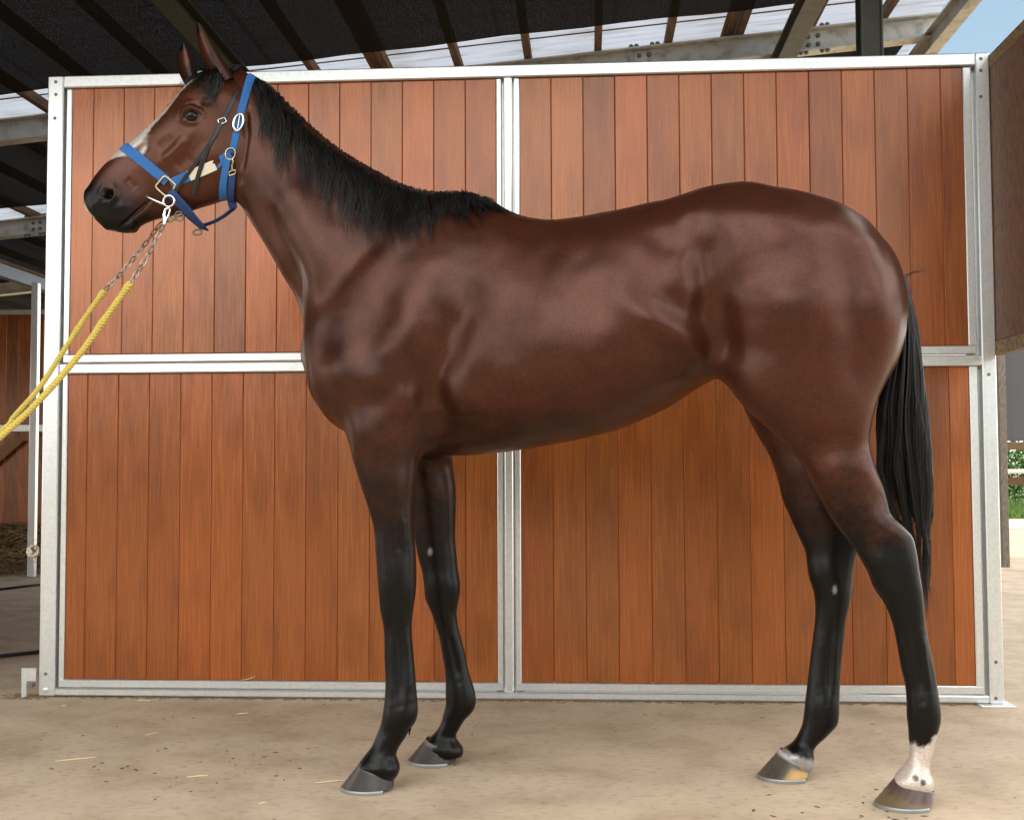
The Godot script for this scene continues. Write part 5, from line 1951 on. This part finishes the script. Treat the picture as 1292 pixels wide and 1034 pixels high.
func outside():
	var rng := RandomNumberGenerator.new()
	rng.seed = 33
	# pale sandy track and grass beyond the concrete on the right
	var sand := mat(lin(0.62, 0.52, 0.38), 0.9)
	world_tex(sand, noise_tex(noise(101, 0.03, 4), 256, [0.0, 1.0], [gray(0.78), gray(1.0)]), 0.5)
	var g := Geo.new()
	g.face([Vector3(3.0, 0.006, -12.2), Vector3(40, 0.006, -12.2), Vector3(40, 0.006, -15.6), Vector3(3.0, 0.006, -15.6)])
	setting("sandy_path", g, sand)
	var turf := mat(lin(0.07, 0.135, 0.025), 0.9)
	world_tex(turf, noise_tex(noise(102, 0.03, 4), 256, [0.0, 0.5, 1.0], [Color(0.6, 0.62, 0.5), gray(0.85), gray(1.0)]), 0.6)
	g = Geo.new()
	g.face([Vector3(-60, 0.010, -15.4), Vector3(60, 0.010, -15.4), Vector3(60, 0.010, -80), Vector3(-60, 0.010, -80)])
	setting("field", g, turf)
	var leaf := mat(lin(0.10, 0.19, 0.035), 0.7)
	leaf.vertex_color_use_as_albedo = true
	leaf.backlight_enabled = true
	leaf.backlight = Color(0.35, 0.45, 0.2)
	var gg := Geo.new()
	for k in 9000:
		var p := Vector3(rng.randf_range(6.0, 13.0), 0.01, rng.randf_range(-19.5, -15.3))
		var h := rng.randf_range(0.08, 0.22) * (1.0 + 0.6 * smoothstep(-16.5, -18.5, p.z))
		var a := rng.randf() * TAU
		var w := Vector3(cos(a), 0, sin(a)) * 0.010
		var tip := p + Vector3(rng.randfn() * 0.05, h, rng.randfn() * 0.05)
		gg.col = Color(1, 1, 0.8) * rng.randf_range(0.5, 1.0)
		gg.tri(p - w, p + w, tip)
	var grass := part("grass", gg, leaf, self)
	grass.set_meta("label", "bright green grass beyond the sandy path on the right")
	grass.set_meta("category", "grass")
	grass.set_meta("kind", "stuff")
	for b in [[9.6, -19.6, 1.5, "leafy green bush behind the rails at the right edge"], [12.4, -20.4, 1.8, "larger leafy bush further right behind the rails"]]:
		var t := thing("bush", b[3], "bush", Vector3(b[0], 0, b[1]), "bushes behind the rails")
		var bg := Geo.new()
		leafy(bg, Vector3(0, b[2] * 0.52, 0), Vector3(1.7, b[2] * 0.52, 0.8), 5200, 0.075, rng)
		part("foliage", bg, leaf, t)
		var st := Geo.new()
		for q in 7: st.tube(PackedVector3Array([Vector3(0.1 * (q - 3), 0, 0), Vector3(0.22 * (q - 3), 0.5, 0.1), Vector3(0.36 * (q - 3), b[2] * 0.8, 0)]), [0.02, 0.014, 0.005], 6)
		part("stem", st, rough_wood, t)
	# rails and post
	var grey_wood := mat(lin(0.27, 0.23, 0.19), 0.9)
	world_tex(grey_wood, noise_tex(noise(103, 0.04, 4), 256, [0.0, 0.5, 1.0], [gray(0.5), gray(0.8), gray(1.0)]), 2.0)
	grey_wood.uv1_scale = Vector3(14, 1.2, 14)
	var f := thing("paddock_fence", "paddock fence with a white pipe and a brown rail at the right edge", "fence", Vector3(0, 0, -11.0))
	g = Geo.new()
	g.tube(PackedVector3Array([Vector3(6.6, 0.79, 0.05), Vector3(12.0, 0.79, 0.05)]), [0.026], 12)
	part("pipe", g, mat(lin(0.72, 0.73, 0.72), 0.4), f)
	g = Geo.new()
	g.box(Vector3(9.3, 0.665, 0), Vector3(5.4, 0.10, 0.035), 0.004)
	part("rail", g, rough_wood, f)
	for x in [6.95, 9.4, 11.9]:
		g = Geo.new()
		g.box(Vector3(x, 0.45, -0.055), Vector3(0.09, 0.9, 0.07), 0.006)
		part("post", g, grey_wood, f)
	g = Geo.new()
	g.box(Vector3(5.585, 1.0, -6.0), Vector3(0.062, 2.0, 0.08), 0.005)
	single("wooden_post", g, grey_wood, "weathered grey wooden post just right of the partition", "post")
	var d := thing("grey_screen", "dark grey sheet hung over a wooden rail behind the weathered post", "screen", Vector3(7.4, 0, -9.0))
	g = Geo.new()
	for q in 24:
		var xa := -0.86 + 2.2 * q / 24.0
		var xb := -0.86 + 2.2 * (q + 1) / 24.0
		var za := 0.02 * sin(q * 0.9)
		var zb := 0.02 * sin((q + 1) * 0.9)
		g.face([Vector3(xa, 1.13, za), Vector3(xb, 1.13, zb), Vector3(xb, 2.45, zb), Vector3(xa, 2.45, za)])
	part("sheet", g, mat(lin(0.06, 0.063, 0.07), 0.75), d)
	g = Geo.new()
	g.box(Vector3(0.24, 1.075, 0), Vector3(2.2, 0.085, 0.05), 0.004)
	part("rail", g, rough_wood, d)
	for x in [-0.88, 1.36]:
		g = Geo.new()
		g.box(Vector3(x, 1.24, -0.06), Vector3(0.08, 2.48, 0.07), 0.004)
		part("post", g, grey_wood, d)
	# upper door of brown board, swung out towards the viewer on the right
	var u := thing("upper_door", "brown plywood upper door edged in pale wood at the right", "door", Vector3(3.530, 0, 0.012))
	var ply := mat(lin(0.215, 0.105, 0.062), 0.6)
	world_tex(ply, noise_tex(noise(104, 0.03, 5), 512, [0.0, 0.4, 0.6, 1.0], [Color(0.62, 0.60, 0.60), gray(0.84), gray(0.92), gray(1.0)]), 1.4)
	ply.uv1_scale = Vector3(3.2, 0.9, 3.2)
	var edge := mat(lin(0.36, 0.25, 0.14), 0.75)
	world_tex(edge, noise_tex(noise(105, 0.05, 4), 256, [0.0, 0.5, 1.0], [gray(0.55), gray(0.85), gray(1.0)]), 3.0)
	g = Geo.new()
	g.box(Vector3(0.0125, 1.80, 0.515), Vector3(0.016, 1.00, 1.17), 0.002)
	part("board", g, ply, u)
	g = Geo.new()
	g.box(Vector3(0.0195, 2.3255, 0.515), Vector3(0.032, 0.050, 1.17), 0.003)
	part("edge_strip", g, edge, u)
	g = Geo.new()
	g.box(Vector3(0.0195, 1.2745, 0.515), Vector3(0.032, 0.050, 1.17), 0.003)
	part("edge_strip", g, edge, u)
	# dark trees seen through the far stall
	for p in [[-6.2, -14.0, "dark tree seen through the gap above the far stall boards"], [-9.5, -16.0, "darker tree behind the far stall on the left"]]:
		var t := thing("tree", p[2], "tree", Vector3(p[0], 0, p[1]), "trees behind the stable")
		var tg := Geo.new()
		tg.tube(PackedVector3Array([Vector3(0, 0, 0), Vector3(0.1, 1.2, 0), Vector3(0.0, 2.6, 0.1), Vector3(0.1, 4.0, 0)]), [0.22, 0.17, 0.12, 0.05], 10)
		for q in 6:
			var an := q * 1.05
			tg.tube(PackedVector3Array([Vector3(0.05, 1.8 + 0.2 * q, 0), Vector3(cos(an) * 0.8, 2.3 + 0.2 * q, sin(an) * 0.8), Vector3(cos(an) * 1.6, 2.9 + 0.2 * q, sin(an) * 1.6)]), [0.07, 0.045, 0.015], 6)
		part("trunk", tg, grey_wood, t)
		var lg := Geo.new()
		for q in 14: leafy(lg, Vector3(rng.randfn() * 1.0, 3.1 + rng.randfn() * 0.8, rng.randfn() * 0.9), Vector3(1.0, 0.7, 1.0), 520, 0.085, rng)
		leafy(lg, Vector3(0, 1.9, 0), Vector3(2.2, 1.1, 1.4), 4000, 0.085, rng)
		part("crown", lg, leaf, t)

func yard():
	# stall front added out of view to keep the aisle dark
	var s := thing("added_stall_front", "added boarded stall front shading the aisle beyond the picture's edge", "stall")
	boarded(s, -5.05, -0.85, 1.285, 2.31, -0.02)
	boarded(s, -5.05, -0.85, 0.06, 1.215, -0.02)
	frame_bar("top_rail", s, -5.1, -0.79, 2.311, 2.358, -0.055, 0.0, steel)
	frame_bar("mid_rail", s, -5.1, -0.85, 1.2155, 1.2845, -0.055, 0.0, steel)
	frame_bar("bottom_rail", s, -5.1, -0.85, 0.004, 0.0595, -0.055, 0.0, steel)
	frame_bar("post", s, -0.849, -0.79, 0.0, 2.310, -0.055, 0.0, steel)
	var sd := thing("added_stall_wall", "unseen boarded side wall added behind the left post to shade the aisle", "stall")  # unseen wall added to block light from the right into the aisle
	for up in 2:
		for q in 36:
			var y0 := 1.285 if up == 1 else 0.06
			var y1 := 2.31 if up == 1 else 1.215
			plank(sd, 0.0, 0.12, y0, y1, 0.0, 0.024, wood[(q * 3 + up) % 14])
			var o: Node3D = sd.get_child(sd.get_child_count() - 1)
			o.rotation.y = PI / 2
			o.position = Vector3(0.035, (y0 + y1) * 0.5, -0.13 - 0.12 * q)
	for y in [0.03, 1.25, 2.335]:
		var rg := Geo.new()
		rg.box(Vector3(0.033, y, -2.22), Vector3(0.05, 0.05, 4.32), 0.004)
		part("rail", rg, steel, sd)
	# dark grass and trees added out of view for varnish and coat to mirror
	var turf := mat(lin(0.045, 0.062, 0.022), 0.95, 0.0, 0.2)
	world_tex(turf, noise_tex(noise(110, 0.03, 4), 256, [0.0, 0.5, 1.0], [Color(0.6, 0.62, 0.5), gray(0.85), gray(1.0)]), 0.6)
	var yg := Geo.new()
	yg.face([Vector3(-60, 0.008, 65), Vector3(60, 0.008, 65), Vector3(60, 0.008, 5.6), Vector3(-60, 0.008, 5.6)])
	setting("added_yard_grass", yg, turf)
	var rng := RandomNumberGenerator.new()
	rng.seed = 71
	var leaf := mat(lin(0.045, 0.075, 0.022), 0.7)
	leaf.vertex_color_use_as_albedo = true
	var where := ["first", "second", "third", "fourth", "fifth", "sixth", "seventh", "eighth", "ninth"]
	for k in 9:
		var t := thing("added_yard_tree", "unseen low tree added across the yard behind the viewer, %s from the left" % where[k], "tree", Vector3(-20.0 + 5.6 * k + rng.randf_range(-1, 1), 0, 19.0 + rng.randf_range(-1.2, 1.2)), "trees added across the yard")
		var tg := Geo.new()
		tg.tube(PackedVector3Array([Vector3.ZERO, Vector3(0.1, 1.2, 0), Vector3(0, 2.6, 0.1)]), [0.2, 0.15, 0.06], 10)
		part("trunk", tg, rough_wood, t)
		var lg := Geo.new()
		for q in 16: leafy(lg, Vector3(rng.randfn() * 1.7, 2.0 + rng.randfn() * 0.5, rng.randfn() * 0.8), Vector3(1.6, 0.9, 1.1), 330, 0.18, rng)
		leafy(lg, Vector3(0, 1.0, 0), Vector3(3.4, 1.1, 1.2), 2400, 0.18, rng)
		part("crown", lg, leaf, t)

func added_cloud_cover() -> ImageTexture:
	# broken bright cloud added to light the scene, seeded to leave the view clear
	var w := 768
	var h := 384
	var im := Image.create(w, h, false, Image.FORMAT_RGBA8)
	im.fill(Color(1, 1, 1, 0))
	var f := noise(40, 1.35, 5)
	for j in h / 2:
		var th := PI * (j + 0.5) / h
		for i in w:
			var ph := TAU * (i + 0.5) / w
			var d := Vector3(sin(ph) * sin(th), cos(th), -cos(ph) * sin(th))
			var k := d / (0.35 + d.y)
			var v := f.get_noise_3d(k.x, k.y * 0.4, k.z)
			im.set_pixel(i, j, Color(1, 1, 1, clampf(smoothstep(-0.28, 0.10, v), 0.0, 1.0)))
	return ImageTexture.create_from_image(im)

func _ready():
	# camera
	var cam := Camera3D.new()
	cam.name = "camera"
	add_child(cam)
	cam.position = Vector3(2.0587, 0.8458, 4.3735)
	cam.rotation = Vector3(0.04947, 0.06331, -0.003866)
	cam.fov = 38.04
	cam.near = 0.05
	cam.far = 400.0
	cam.current = true
	# sky, exposure
	var we := WorldEnvironment.new()
	we.name = "environment"
	var env := Environment.new()
	env.background_energy_multiplier = 1.35
	env.background_mode = Environment.BG_SKY
	var sky := Sky.new()
	var sm := ProceduralSkyMaterial.new()
	sm.sky_top_color = lin(0.085, 0.13, 0.18)
	sm.sky_horizon_color = lin(0.215, 0.285, 0.315)
	sm.sky_curve = 0.16
	sm.ground_horizon_color = lin(0.45, 0.42, 0.38)
	sm.ground_bottom_color = lin(0.30, 0.26, 0.20)
	sm.sun_angle_max = 8.0
	sm.sky_cover = added_cloud_cover()
	sm.sky_cover_modulate = Color(1.0, 0.965, 0.915, 1.0)
	sm.energy_multiplier = 1.0
	sky.sky_material = sm
	env.sky = sky
	env.tonemap_mode = Environment.TONE_MAPPER_LINEAR
	env.tonemap_exposure = 2.9
	env.sdfgi_enabled = true
	env.ssao_enabled = true
	env.ssil_enabled = true
	we.environment = env
	add_child(we)
	# sun: behind the stable and to the left, so that the yard before the roof is lit and the horse stands in shade
	var sun := DirectionalLight3D.new()
	sun.name = "sun"
	sun.light_energy = 0.7
	sun.light_color = Color(1.0, 0.91, 0.78)
	sun.light_angular_distance = 0.5
	sun.shadow_enabled = true
	add_child(sun)
	sun.look_at_from_position(Vector3.ZERO, Vector3(0.62, -0.68, 0.40))
	make_materials()
	ground()
	partition()
	roof()
	make_horse()
	tack()
	small_things()
	far_stall()
	outside()
	yard()
